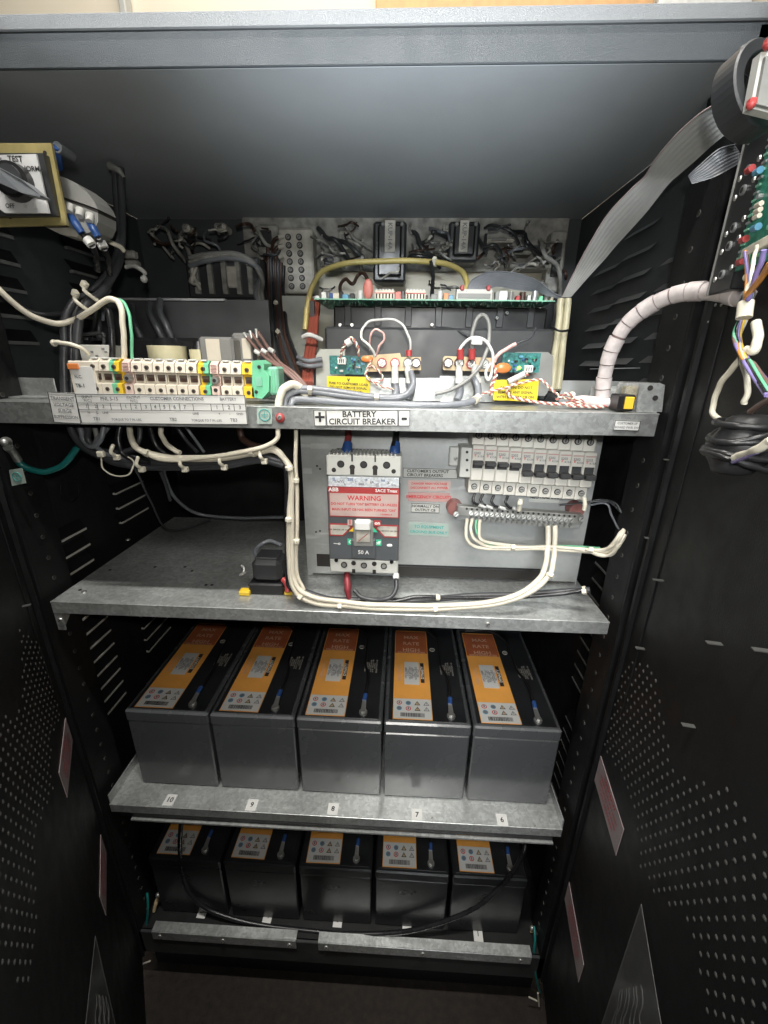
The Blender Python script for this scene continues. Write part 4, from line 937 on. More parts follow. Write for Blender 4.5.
# brown wire bundle slanting into the shelf
for k in range(3):
    cable('brown_wire', [(246+k*6,336-k*2,.10),(256+k*6,348,.09),(268+k*6,360+k,.07),(284+k*5,371+k,.055),(300+k*3,385+k,.045),(308+k,396,.04)], .0021, BRNL, ('left','middle','right')[k]+' of the brown wires slanting down to the shelf behind the green end bracket', 'brown wires behind the end bracket')
    mb = MB(); mb.tube(W([(255+k*7,351-k,.082),(260+k*7,354-k,.080)]), .0028, WHT, 8); tag(obj('wire_marker', mb), ('left','middle','right')[k]+' white sleeve on the slanting brown wires', 'marker')
    mb = MB(); mb.tube(W([(244+k*6,333-k*2,.10),(247+k*5,338,.098)]), .0019, SCR, 8); tag(obj('crimp_lug', mb), ('left','middle','right')[k]+' bright crimp at the top of the slanting brown wires', 'lug')

# components behind the terminal blocks ---------------------------------
for k, (u0, u1, v) in enumerate(((137,174,345),(181,202,349),(228,252,348))):
    mb = MB(); a, b = P(u0, v, .11), P(u1, v, .11); r = (b.x-a.x)/2
    mb.cyl((a.x+r,.13+r*.3,Z1), (a.x+r,.13+r*.3,a.z), r, mat('cream_coil_tape', (.74,.68,.44), .5) if k == 0 else bpy.data.materials['cream_coil_tape'], 24)
    mb.cyl((a.x+r,.13+r*.3,a.z), (a.x+r,.13+r*.3,a.z+.010), r*.8, PLB, 20, r*.5)
    tag(obj('coil', mb), ('large cream taped coil behind the left terminal blocks','middle cream taped coil behind the terminal blocks','cream taped coil behind the battery terminal blocks')[k], 'coil')
rb = thing('clear_relay', 'translucent grey cube relay behind the terminal blocks', 'relay', P(212,360,.09))
mb = MB(); a, b = P(200,358,.085), P(232,337,.085); mb.box((a.x,.085,a.z-.01), (b.x,.12,b.z), GMID, .003); obj('relay_case', mb, rb)
mb = MB(); a, b = P(207,356,.084), P(219,339,.084); mb.box((a.x,.0835,a.z-.006), (b.x,.0848,b.z), CRM, .001); obj('relay_coil', mb, rb)
rb = thing('clear_relay', 'second translucent relay, right of the cube relay and partly hidden', 'relay', P(245,350,.11))
mb = MB(); a, b = P(233,356,.11), P(250,333,.11); mb.box((a.x,.11,a.z-.01), (b.x,.14,b.z), GMID, .003); obj('relay_case', mb, rb)
mb = MB(); a, b = P(240,354,.1), P(247,338,.1); mb.box((a.x,.1095,a.z-.006), (b.x,.1105,b.z), CRM, .001); obj('relay_coil', mb, rb)
# dark transformer behind the coils and the shelf behind it
mb = MB(); a, b = P(108,358,.20), P(268,300,.20); mb.box((a.x,.20,Z1), (b.x,.204,b.z), PLB2); mb.box((a.x,.198,b.z-.002), (P(225,300,.2).x,.206,b.z+.001), SILV)
tag(obj('dark_divider', mb), 'dark upright divider with a bright top edge behind the terminal blocks', 'divider')
mb = MB(); a, b = P(128,362,.15), P(200,338,.15); mb.box((a.x,.15,Z1), (b.x,.18,b.z), PLB, .004); tag(obj('choke', mb), 'black choke block behind the large cream coil', 'choke')
for k, (u0,v0,u1,v1) in enumerate(((132,318,142,340),(150,315,165,342),(160,312,172,338),(98,313,100,340))):
    cable('dark_cable', [(u0,v0-12,.19),(u0,v0,.17),((u0+u1)/2,(v0+v1)/2,.16),(u1,v1,.16)], .0045, BCAB2, ('first','second','third','leftmost')[k]+' dark cable standing behind the terminal blocks in the gloom', 'dark cables behind the terminal blocks')

# ------------------------------------------------------------------ rear electronics
ts = thing('terminal_strip', 'tall grey terminal strip with two columns of screws on the rear sheet', 'terminal strip', P(296,292,.36))
a, b = P(281,293,.36), P(312,228,.36)
mb = MB(); mb.box((a.x,.36,a.z), (b.x,.40,b.z), HAZL, .003); obj('strip_body', mb, ts)
for j in range(2):
    for i in range(7):
        mb = MB(); c = P(288+j*11+i*.6, 237+i*8.2, .359); mb.cyl(c, c+Vector((0,.002,0)), .0052, DK, 12); mb.screw(c+Vector((0,-.001,0)), (0,-1,0), .0036, GMID); obj('screw', mb, ts)
for i in range(5):
    mb = MB(); mb.tube(W([(283,236+i*10,.355),(277,238+i*10,.35),(272,246+i*10,.355),(270,262+i*9,.37)]), .0028, BRN, 6); mb.tube(W([(283,236+i*10,.354),(278,237.5+i*10,.35)]), .004, HAZL, 8)
    tag(obj('dark_wire', mb), ('top','second','middle','fourth','bottom')[i]+' wire with a pale ferrule on the left of the tall terminal strip', 'wire', 'wires on the tall terminal strip')
for k, u in enumerate((390,464)):
    t = thing('module', ('left','right')[k]+' dark module with an upright white label on the rear wall', 'module', P(u,280,.36))
    mb = MB(); a, b = P(u-17,282 if k == 0 else 262,.36), P(u+17,221,.36); mb.box((a.x,.36,a.z), (b.x,.41,b.z), PLB2, .004); mb.box((a.x+.008,.352,a.z+.008), (b.x-.008,.361,b.z-.006), PLB, .003)
    c = P(u-7,224,.351); mb.ball(c, .0035, GMID, 8, 5); c = P(u+12,224,.351); mb.ball(c, .0035, GMID, 8, 5); obj('case', mb, t)
    mb = MB(); a, b = P(u-5.5,252,.350), P(u+5.5,220,.350); mb.box((a.x,.350,a.z), (b.x,.3518,b.z), HAZL, .0005)
    mb.text('KUP-14A', fr(Vector(((a.x+b.x)/2,.3495,(a.z+b.z)/2)), (0,0,-1), (1,0,0)), .010, TXG); obj('label', mb, t)
# wiring clutter on the rear sheet, haze put into its greys: individual wire loops and brackets
rr = random.Random(11)
clut = [((310,236),(335,250)),((318,228),(350,262)),((335,240),(368,262)),((345,228),(372,250)),((412,232),(440,260)),((420,245),(448,238)),((430,228),(452,256)),((478,238),(505,262)),((485,228),(522,250)),((498,258),(540,246)),((510,232),(548,262)),((520,270),(560,258)),((148,232),(172,258)),((158,226),(186,262)),((182,232),(192,262)),((205,232),(222,262)),((258,232),(276,248)),((540,240),(560,300)),((352,262),(378,270)),((408,262),(440,268))]
nm = 'hazy wires on the rear wall'
for k, ((u0,v0),(u1,v1)) in enumerate(clut):
    y_ = .37; pts = [(u0,v0,y_)]
    for t in (.3,.6): pts.append((u0+(u1-u0)*t+rr.uniform(-7,7), v0+(v1-v0)*t+rr.uniform(-10,6), y_-rr.uniform(.01,.04)))
    pts.append((u1,v1,y_))
    o = cable('hazy_wire', pts, rr.choice((.0022,.003,.0036)), rr.choice((PLB2,HAZ,BCAB,GCAB,HAZ)), 'hazy dark wire looping across the rear wall above the electronics', nm)
for k, (u, v, w_, h_, m_, l) in enumerate(((346,240,14,18,HAZL,'pale hazy bracket left of the left labelled module'),(330,262,20,12,HAZ,'hazy grey connector below the pale bracket'),(425,250,18,14,HAZ,'hazy grey block between the two labelled modules'),(448,228,10,10,HAZL,'small pale tag left of the right labelled module'),(500,240,30,5,HAZL,'narrow pale strip on the upper right of the rear wall'),(515,252,36,5,HAZ,'lower narrow strip on the upper right of the rear wall'),(530,266,40,6,HAZ,'long hazy bar at the right of the rear wall'),(556,262,16,60,HAZ,'upright hazy channel at the right end of the rear wall'),(186,228,8,8,HAZL,'small pale cap in the dim upper left'),(220,227,12,8,HAZL,'pale rounded cap above the coil frame in the dim upper left'),(268,240,22,30,HAZ,'hazy plate left of the tall terminal strip'))):
    c = P(u, v, .375); q = abs(P(u+w_/2, v, .375).x-c.x); hh = abs(P(u, v+h_/2, .375).z-c.z)
    mb = MB(); mb.box((c.x-q,.372,c.z-hh), (c.x+q,.405,c.z+hh), m_, .003); mb.box((c.x-q*.6,.369,c.z-hh*.5), (c.x+q*.4,.373,c.z+hh*.6), PLB2 if m_ is HAZ else GMID, .001)
    tag(obj('bracket' if k%2 == 0 else 'connector', mb), l, 'bracket' if k%2 == 0 else 'connector')
def sub(u0, u1, v0, v1, n_, seed):
    q_ = random.Random(seed)
    for k in range(n_):
        u, v = q_.uniform(u0,u1), q_.uniform(v0,v1); a_ = q_.uniform(0,6.28); L_ = q_.uniform(12,26); y_ = q_.uniform(.34,.39)
        pts = [(u,v,y_)]; 
        for t in range(3): a_ += q_.uniform(-1.1,1.1); u += math.cos(a_)*L_/3; v += math.sin(a_)*L_/4; v = min(max(v,v0-4),v1+6); u = min(max(u,u0-6),u1+6); pts.append((u,v,y_-q_.uniform(0,.03)))
        cable('hazy_wire', pts, q_.choice((.0014,.0018,.0024)), q_.choice((HAZ,PLB2,BCAB2,GMID,HAZL,BRN,HAZ)), 'hazy dark wire looping across the rear wall above the electronics', nm)
sub(314,372,226,270,16,1); sub(408,448,226,258,12,2); sub(478,560,226,290,26,3); sub(150,190,222,262,12,4); sub(196,262,224,250,10,5); sub(318,470,272,292,8,6); sub(255,275,230,270,5,7)
# coil / contactor frame at upper left
cf = thing('contactor', 'hazy open contactor with bright coil and looping grey cables at the upper left', 'contactor', P(228,298,.30))
mb = MB(); a, b = P(188,298,.30), P(258,256,.30); mb.box((a.x,.305,a.z), (b.x,.35,b.z), PLB2, .003)
for u in (196,210,224,238,250): q = P(u,276,.3); mb.box((q.x-.004,.298,a.z+.006), (q.x+.004,.306,b.z-.006), HAZ, .001)
obj('frame', mb, cf)
mb = MB(); a, b = P(228,288,.295), P(236,266,.295); mb.box((a.x,.292,a.z), (b.x,.298,b.z), HAZL, .002); obj('coil', mb, cf)
mb = MB(); 
for k in range(3): mb.tube(W([(190,262+k*10,.29),(196,259+k*4,.275),(192,272+k*5,.27),(200,290-k*3,.28)]), .003, HAZL if k != 1 else HAZ, 6)
obj('jumper', mb, cf)
GK = 'grey cables over the open contactor'
for k in range(3):
    cable('grey_cable', [(190,258+k*4,.27),(210,254+k*3,.26),(235,254+k*2,.26),(252,262+k,.265),(262,280-k*2,.28),(262-k*3,296,.30),(270+k*3,330,.30),(272+k*3,355,.24)], .0038, (GMID,HAZ,GCAB)[k], ('top','middle','lower')[k]+' grey cable arching over the open contactor', GK)
GD = 'dark vertical wire bundle'
for k in range(7):
    cable('dark_wire', [(268+k*2.6,248+k*3,.34),(269+k*2.4,290,.33),(270+k*2.8,330,.27),(274+k*4,362,.16),(284+k*4,384,.10)], .0034, (BRN,PLB2,BCAB,BRN,BCAB2,BRN,BCAB)[k], ('first','second','third','fourth','fifth','sixth','seventh')[k]+' dark wire from the left in the vertical bundle below the tall terminal strip', GD, ties=(.35,.55) if k == 3 else ())
mb = MB(); a, b = P(286,362,.30), P(316,296,.30); mb.box((a.x,.30,a.z-.02), (b.x,.304,b.z), mat('pale_grey_sheet', (.36,.37,.33), .5, var=.15)); tag(obj('bracket', mb), 'pale grey upright sheet bracket behind the red brown tubes', 'bracket')
for k in range(3):
    cable('red_brown_tube', [(313+k*2.8,300,.22),(311+k*3,320,.19),(308+k*3.2,345,.14),(305+k*3.4,370,.10),(304+k*3.4,384,.07)], .0036, RBR, ('left','middle','right')[k]+' glossy red brown tube beside the left shunt bracket', 'red brown tubes')
mb = MB(); mb.tube(W([(303,337,.125),(310,335,.12),(322,340,.13)]), .003, WHT, 8); tag(obj('cable_tie', mb), 'white tie across the red brown tubes', 'cable tie')
for k in range(2): mb = MB(); mb.tube(W([(298,357+k*6,.10),(308,361+k*5,.085),(322,359+k*6,.09)]), .0028, GCAB, 8); tag(obj('cable_clip', mb), ('upper','lower')[k]+' grey clip loop round the red brown tubes', 'clip')
cable('yellow_cable', [(305,330,.20),(307,308,.21),(312,288,.22),(322,272,.23),(345,264,.25),(385,261,.26),(420,261,.26),(448,265,.24),(462,272,.21),(467,284,.19),(466,292,.18)], .0040, YWC, 'dull yellow cable arching over the long green circuit board', ties=(.66,))
cable('black_cable', [(431,262,.25),(433,275,.23),(432,296,.20)], .0028, BCAB, 'black cable dropping onto the middle of the green circuit board')
cable('black_cable', [(340,292,.22),(341,283,.23),(346,279,.24),(353,284,.23),(358,275,.24),(364,273,.23),(368,281,.22)], .0026, BRN, 'dark wavy wire behind the left end of the green circuit board')

# ------------------------------------------------------------------ long green board
zB = P(434,300,.17).z
pb = thing('circuit_board', 'long green circuit board mounted level above the shunts, parts on top and solder tails below', 'circuit board', P(434,300,.17))
a, b = P(314,299,.17), P(555,301,.17)
mb = MB(); mb.box((a.x,.17,zB-.0008), (b.x,.29,zB+.0008), PCB); mb.box((a.x,.1697,zB-.0007), (b.x,.1703,zB+.0007), MINT)
for k in range(240):
    x = rr.uniform(a.x+.004, b.x-.004); y = rr.uniform(.171,.27); mb.cyl((x,y,zB-.0008), (x,y,zB-.0032), .0008, MINT if k%3 else SCR, 5, .0003)
obj('board', mb, pb)
def comp(u, w, h, m, name='component', shape='box', y=.176, d=.01, lab_=None, extra=None):
    c = P(u, 299, y); q = abs(P(u+w/2,299,y).x-c.x); hz = abs(P(u,299-h,y).z-P(u,299,y).z); mb = MB(); z0 = zB+.0008
    if shape == 'box': mb.box((c.x-q,y,z0), (c.x+q,y+d,z0+hz), m, .0006)
    elif shape == 'cyl': mb.cyl((c.x,y+q,z0), (c.x,y+q,z0+hz), q, m, 14); mb.cyl((c.x,y+q,z0+hz), (c.x,y+q,z0+hz+.0003), q*.8, SILV, 12)
    elif shape == 'disc': mb.ball((c.x,y+.003,z0+hz*.5), 1, m, 16, 9, sc=(q,.0025,hz*.5))
    if extra: extra(mb, c, q, hz, z0)
    o = obj(name, mb, pb); return o
def conn(mb, c, q, hz, z0):
    for k in range(6): x = c.x-q*.8+k*q*1.6/5; mb.box((x-.0009,c.y-.0006,z0+.001), (x+.0009,c.y,z0+hz*.62), DK); mb.box((x-.0012,c.y+.001,z0+hz), (x+.0012,c.y+.004,z0+hz+.002), WHT)
    mb.box((c.x-q,c.y-.0008,z0+hz*.66), (c.x+q,c.y,z0+hz*.74), TXR)
def rhd(mb, c, q, hz, z0):
    mb.box((c.x-q*.9,c.y-.001,z0+.002), (c.x+q*.9,c.y,z0+hz*.6), GMID, .0004)
    for s_ in (-.8,.65): mb.box((c.x+q*s_,c.y-.002,z0+hz*.85), (c.x+q*s_+.005,c.y+.006,z0+hz*1.35), RED, .001)
for u, w, h, m_, nm_, sh in ((317,5,3,WHT,'component','box'),(324,5,7,WHT,'component','box'),(331,4,6,BLU,'component','box'),(336,6,6,CRM,'component','box'),(345,7,5,LBLU,'component','box'),(352,5,6,PLB,'component','box'),(360,5,9,WHT,'capacitor','cyl'),(368,10,21,PNKC,'capacitor','disc'),
    (398,6,8,PNKC,'component','box'),(403,3,9,PLB,'component','box'),(434,6,6,GMID,'component','box'),(440,5,9,WHT,'component','cyl'),(446,5,7,ORC,'component','box'),(451,5,5,LBLU,'component','box'),(497,4,9,GMID,'component','box'),(503,8,10,WHT,'component','box'),(511,5,9,GMID,'capacitor','cyl'),(518,4,5,RED,'component','box'),(523,6,9,BRN,'capacitor','cyl'),(529,4,6,SCR,'component','box'),(535,6,10,SILV,'capacitor','cyl'),(541,4,5,GRN,'component','box'),(547,5,9,GMID,'capacitor','cyl'),(552,3,4,CRM,'component','box'),(341,4,8,PLB,'component','box'),(412,3,5,BLU,'component','box')): comp(u, w, h, m_, nm_, sh)
comp(384.5,20,9,CRM,'connector','box',.174,.009,extra=conn); comp(414.5+1,20,9,CRM,'connector','box',.174,.009,extra=conn)
comp(474,36,11,GWC,'ribbon_header','box',.174,.012,extra=rhd)
for k in range(26):
    c_ = P(rr.uniform(322,548), 299, rr.uniform(.20,.27)); mb = MB(); h_ = rr.uniform(.004,.012); mb.box((c_.x-.003,c_.y,zB+.0008), (c_.x+.003,c_.y+.005,zB+h_), rr.choice((PLB,LBLU,GMID,CRM,PLB2,BRN)), .0006); obj('component', mb, pb)
for u in (313,556):
    q = P(u,300,.20); mb = MB(); mb.box((q.x-.003,.19,Z1), (q.x+.003,.196,zB), PLB2); obj('standoff', mb, pb)

# black shroud block under the board -------------------------------------
sb = thing('heatsink_block', 'wide black block below the long green board, behind the shunts', 'block', P(440,380,.14))
mb = MB(); a, b = P(326,380,.13), P(556,329,.13); mb.box((a.x,.13,Z1), (b.x,.20,b.z), PLB2, .003); obj('front_cover', mb, sb)
mb = MB(); a2 = P(334,326,.21); b2 = P(548,308,.21); mb.box((a2.x,.21,a2.z-.01), (b2.x,.26,b2.z), PLB, .002)
for k in range(7): x = a2.x+(b2.x-a2.x)*(k+.5)/7; mb.box((x-.006,.208,a2.z), (x+.004,.211,b2.z), PLB2, .001)
obj('core', mb, sb)
for u, v in ((340,325),(352,325),(432,325),(497,318),(507,313)):
    mb = MB(); c = P(u, v, .205); mb.screw(c, (0,-1,.3), .0026); obj('screw', mb, sb)
cable('black_cable', [(436,328,.15),(446,328,.14),(460,332,.13),(475,340,.12)], .0016, BCAB2, 'thin dark wire lying over the black block behind the right shunt')

def twisted(pts, r, label):
    c_ = catmull(W(pts), 14); mb = MB(); n = len(c_); ph = 0
    for side_, m_ in ((0, mat('dull_red_wire', (.36,.12,.10), .5)), (math.pi, CRW)):
        q = []; ph = 0
        for i in range(n):
            t = (c_[min(i+1,n-1)]-c_[max(i-1,0)]).normalized(); u = t.cross(Vector((0,1,.2))).normalized(); w_ = t.cross(u)
            if i: ph += (c_[i]-c_[i-1]).length*800
            q.append(c_[i]+(u*math.cos(ph+side_)+w_*math.sin(ph+side_))*r*.8)
        mb.tube(q, r*.62, m_, 6, raw=True)
    return tag(obj('twisted_wire', mb), label, 'wire')
# ------------------------------------------------------------------ shunt assemblies
YS = .075
def shunt(side_):
    L_ = side_ == 'left'
    t = thing('shunt_assembly', ('left' if L_ else 'right')+' current shunt with tan bar and small board above a yellow sticker', 'shunt', P(390 if L_ else 500, 400, YS), 'current shunts on the upper shelf')
    mb = MB(); q = ((316,402),(316,356),(320,349),(345,349),(345,402)) if L_ else ((515,395),(515,352),(548,352),(553,356),(552,385),(545,396))
    mb.poly([P(u, v, YS+.02) for u, v in q], (0,.002,0), GMID if not L_ else mat('light_grey_bracket', (.42,.43,.39), .45)); obj('bracket', mb, t)
    mb = MB(); q = ((345,401),(345,378),(440,378),(440,401)) if L_ else ((440,402),(440,376),(494,376),(494,402)); mb.poly([P(u, v, YS+.012) for u, v in q], (0,.0015,0), G); obj('base_strip', mb, t)
    mb = MB(); q = ((358,372),(358,356),(400,353),(401,357),(421,357),(421,370),(395,371)) if L_ else ((443,369),(443,358),(445,356),(495,358),(495,372),(444,370))
    mb.poly([P(u, v, YS) for u, v in q], (0,.006,0), TAN); obj('insulating_bar', mb, t)
    for u, v, m_ in (((382,363,RED),(395,363,RED),(408,363,GMID),(416,363,BRN)) if L_ else ((448,363,BRN),(459,363,BRN),(471,364,RED),(484,364,GMID))):
        mb = MB(); c = P(u, v, YS-.001); mb.cyl(c, c+Vector((0,-.002,0)), .0060, m_, 14); mb.cyl(c+Vector((0,-.002,0)), c+Vector((0,-.005,0)), .0045, SCR, 6, smooth=False); mb.screw(c+Vector((0,-.005,0)), (0,-1,0), .0032); obj('bolt', mb, t)
    a, b = (P(330,374,YS-.004), P(367,356,YS-.004)) if L_ else (P(501,372,YS-.004), P(541,353,YS-.004))
    mb = MB(); mb.box((a.x,YS-.005,a.z), (b.x,YS-.003,b.z), PCBT); bd = obj('circuit_board', mb, t)
    for k in range(26):
        x = rr.uniform(a.x+.002,b.x-.003); z = rr.uniform(a.z+.002,b.z-.003); w_ = rr.choice((.0015,.0025,.004)); m2 = MB(); m2.box((x-w_/2,YS-.0075,z-.0012), (x+w_/2,YS-.005,z+.0012), rr.choice((LBLU,PLB,WHT,PCB,GMID,LBLU,PLB,BLU)), .0003); obj('component', m2, bd)
    m2 = MB(); c = P(*((342,361) if L_ else (528,369)), YS-.008); m2.box((c.x-.005,YS-.012,c.z-.004), (c.x+.005,YS-.005,c.z+.004), WHT, .0008)
    for k in range(3): m2.box((c.x-.003+k*.0025,YS-.0125,c.z-.002), (c.x-.002+k*.0025,YS-.0118,c.z+.002), DK)
    obj('connector', m2, bd)
    m2 = MB(); c = P(*((367,359) if L_ else (503,368)), YS-.010); m2.ball(c, .0095 if not L_ else .0075, ORC, 16, 9, sc=(1,.35,.62 if not L_ else .5)); obj('capacitor', m2, bd)
    if not L_: m2 = MB(); m2.ball(P(519,368,YS-.008), .0024, LED, 10, 6); obj('indicator_lamp', m2, bd)
    c4 = [(327,376),(370,377),(370,396),(327,392)] if L_ else [(494,380),(539,379),(537,402),(493,400)]
    plate(c4, YS-.012 if L_ else YS-.010, YLB, t, 'yellow_label', [('\u2193' if False else 'v',.0,.33,.007,TXK),('FUSE TO CUSTOMER LOAD',0,.08,.0038,TXK),('DO NOT REMOVE SIGNAL',0,-.14,.0038,TXK),('WITH BATTERY ON',0,-.34,.0038,TXK)] if L_ else [('CAUTION: DO NOT',.0,.12,.0042,TXK),('REMOVE ANY SIGNAL',0,-.10,.0042,TXK),('WITH BATTERY CB ON',0,-.32,.0042,TXK)], frame=False)
    for u in ((395,408) if L_ else (459,475)):
        u2 = u+(2 if u in (408,475) else 0); m2 = MB(); m2.tube(W([(u,366,YS-.008),(u,372,YS-.012),(u2,380,YS-.014)]), [.0035,.0042,.0042], GWC, 10); m2.tube(W([(u2,378,YS-.015),(u2,383,YS-.015)]), .0052, WHT, 10); m2.tube(W([(u2,383,YS-.014),(u2+1,392,YS-.016),(u2-2,400,YS-.02)]), .0046, GCAB, 10); obj('cable_lug', m2, t)
    return t
shunt('left'); shunt('right')
cable('white_wire', [(375,356,.06),(370,347,.055),(362,338,.055),(362,330,.058),(369,322,.06),(383,319,.06),(397,321,.06),(406,330,.06),(410,342,.06),(410,356,.066)], .0014, WHT, 'thin white wire arching from the left shunt board to a red lug')
cable('red_wire', [(376,356,.06),(379,348,.055),(384,339,.055),(382,332,.056),(375,330,.056),(370,336,.055),(370,350,.06)], .0012, RW, 'thin pink wire looped above the left shunt')
twisted([(371,360,.058),(366,375,.05),(372,382,.05),(382,380,.05),(380,372,.05),(370,366,.055),(366,376,.05),(380,386,.045),(394,389,.045)], 0.0010, 'twisted pink wires tangled below the left shunt')
twisted([(340,358,.06),(344,346,.055),(351,338,.055),(357,346,.058),(359,356,.062)], 0.0014, 'short pink wire pair with a white sleeve on the left shunt board')
mb = MB(); mb.tube(W([(346,344,.053),(351,341,.053)]), .004, WHT, 8); tag(obj('wire_marker', mb), 'white sleeve on the pink wires above the left shunt board', 'marker')
mb = MB(); mb.tube(W([(409,356,.062),(409,350,.062)]), .0036, RED, 10); tag(obj('crimp_lug', mb), 'red crimp at the end of the thin white wire on the left shunt', 'lug')
cable('grey_wire', [(472,362,.062),(472,345,.06),(473,330,.06),(478,317,.062),(484,315,.064),(488,322,.064),(489,340,.06),(485,356,.055),(474,374,.05),(455,388,.045),(435,394,.045)], .0022, GMID, 'grey wire making a tall hoop over the right shunt')
cable('white_wire', [(460,362,.06),(461,348,.056),(468,340,.055),(480,338,.055),(489,345,.055),(493,360,.056),(491,376,.056),(487,379,.056),(486,372,.058),(492,362,.06)], .0017, WHT, 'white wire looping in front of the grey hoop on the right shunt')
for k, u in enumerate((460.5,472)): mb = MB(); mb.tube(W([(u,359,.060),(u,349,.058)]), .0040, RED, 10); tag(obj('crimp_lug', mb), ('left','right')[k]+' red crimp standing on the right shunt', 'lug')
mb = MB(); c = P(477,341,.053); mb.box((c.x-.006,.052,c.z-.004), (c.x+.006,.0555,c.z+.004), WHT, .0008); tag(obj('wire_marker', mb), 'white flag sleeve on the grey hoop above the right shunt', 'marker')
cable('red_wire', [(494,362,.06),(500,353,.058),(508,348,.058),(516,344,.058)], .0022, RW, 'pink wire stub pointing up right beside the right shunt board')
cable('black_wire', [(516,344,.058),(525,341,.06),(533,335,.065),(536,328,.07)], .0010, BCAB2, 'thin black wire continuing from the pink stub')
twisted([(494,366,.056),(496,375,.05),(492,385,.045),(491,395,.04)], 0.0016, 'red and white twisted wires falling at the left of the right yellow sticker')
twisted([(528,374,.055),(518,380,.05),(508,390,.045),(512,397,.04),(530,401,.035),(555,404,.03),(575,403,.03),(595,404,.03)], 0.0015, 'red and white twisted wires running right along the shelf')
twisted([(470,400,.04),(485,393,.04),(505,388,.042),(525,382,.045),(541,380,.045),(550,388,.04),(562,397,.035),(580,400,.03),(600,403,.028)], 0.0012, 'red and white twisted wires crossing the right yellow sticker')
twisted([(556,400,.035),(566,394,.03),(574,398,.028),(568,405,.028),(580,406,.025),(600,407,.025),(612,404,.03)], 0.0015, 'tangle of red and white twisted wires before the white clamp')
for k, (u, v) in enumerate(((520,376),(514,379))): mb = MB(); mb.tube(W([(u-6,v+3,.048),(u+4,v-2,.05)]), .0034, GWC, 8); tag(obj('connector', mb), ('upper','lower')[k]+' pale plug below the right shunt board', 'connector')

# yellowed twin tubing at the right of the board --------------------------
for k in range(2):
    cable('yellowed_tubing', [(561+k*7,299,.15),(559+k*7,320,.145),(556+k*7,345,.135),(554+k*6,370,.12),(552+k*6,390,.11)], .0046, CONDT, ('left','right')[k]+' yellowed tube dropping from the ribbon fold to the shelf', 'yellowed twin tubing')
mb = MB(); mb.tube(W([(552,327,.13),(560,331,.12),(570,330,.13)]), .0014, BCAB, 6); tag(obj('cable_tie', mb), 'thin black tie round the yellowed twin tubing', 'cable tie')
mb = MB(); mb.box((P(560,392,.12).x,.12,Z1), (P(640,392,.12).x,.124,P(600,381,.12).z), G2, .0005); mb.tube(W([(590,369,.14),(640,368,.10)]), .0007, SILV, 5)
tag(obj('rear_flange', mb), 'low galvanised flange behind the twisted wires at the right', 'flange')

# grey ribbon cable ---------------------------------------------------------
def ribbon(name, A, B, m, label):
    ca, cb = catmull(W(A), 8), catmull(W(B), 8); n = len(ca); mb = MB(); k_ = 14
    vs = [ca[i].lerp(cb[i], j/k_)+Vector((0,0,0)) for i in range(n) for j in range(k_+1)]
    for i in range(n):
        t = (ca[min(i+1,n-1)]-ca[max(i-1,0)]).normalized(); nn = t.cross(cb[i]-ca[i]).normalized()
        for j in range(k_+1): vs[i*(k_+1)+j] += nn*(.00014 if j % 2 else -.00014)
    fs = [(i*(k_+1)+j, i*(k_+1)+j+1, (i+1)*(k_+1)+j+1, (i+1)*(k_+1)+j) for i in range(n-1) for j in range(k_)]
    mb.add(vs, fs, m, False); mb.tube([q+Vector((0,-.0008,.0)) for q in ca], .0006, DPINK if m is RIB else m, 5, raw=True)
    return tag(obj(name, mb), label, 'ribbon cable')
ribbon('ribbon_cable', [(466,292,.175),(472,280,.18),(490,272,.19),(515,273,.19),(536,280,.18),(552,292,.165),(562,297,.15)], [(486,292,.175),(492,288,.19),(500,287,.20),(515,290,.20),(535,292,.19),(548,296,.17),(563,300,.152)], GCAB, 'dark grey ribbon cable arching off the header of the long green board')
ribbon('ribbon_cable', [(562,297,.15),(574,272,.135),(589,244,.11),(607,215,.085),(630,190,.06),(644,177,.045),(654,161,.025),(675,136,-.005),(697,116,-.03),(712,106,-.04)], [(571,297,.15),(594,271,.13),(606,258,.12),(616,246,.105),(645,214,.06),(668,185,.03),(680,174,.015),(695,161,-.005),(715,143,-.03),(734,128,-.04)], RIB, 'wide pale grey ribbon cable sweeping up right to the black ferrite ring')
ribbon('ribbon_cable', [(688,176,.0),(700,165,-.005),(718,150,-.01),(735,145,-.01)], [(692,184,.0),(712,178,-.005),(728,170,-.01),(745,160,-.01)], GCAB, 'short folded end of grey ribbon below the ferrite ring')

# ------------------------------------------------------------------ items on the right door
at, hit, dd, dn, _ = Rd
def DP(u, v, off=.0):      # survey point on the right door, standing off by off
    s, z = hit(u, v, off); return at(s, z, off)
fc = thing('ferrite_ring', 'large black ferrite ring clamped on the grey ribbon at the upper right', 'ferrite', P(735,95,-.12))
c = P(752,93,-.12); ax = Vector((.28,-.85,.22)).normalized(); u_ = ax.cross(Vector((0,0,1))).normalized(); w_ = ax.cross(u_)
mb = MB(); n = 40; ri, ro, hh = .0165, .0245, .0065
prof = [(ri,-hh),(ri+.001,-hh-.001),(ro-.001,-hh-.001),(ro,-hh),(ro,hh),(ro-.001,hh+.001),(ri+.001,hh+.001),(ri,hh)]
vs = []
for i in range(n):
    a_ = 2*math.pi*i/n; rd = u_*math.cos(a_)+w_*math.sin(a_)
    for r_, h_ in prof: vs.append(c+rd*r_+ax*h_)
k_ = len(prof); mb.add(vs, [(i*k_+j, ((i+1)%n)*k_+j, ((i+1)%n)*k_+(j+1)%k_, i*k_+(j+1)%k_) for i in range(n) for j in range(k_)], FERR, False)
obj('core', mb, fc)
rc = thing('ribbon_connector', 'grey ribbon connector with red latches beside the ferrite ring', 'connector', P(760,90,-.145))
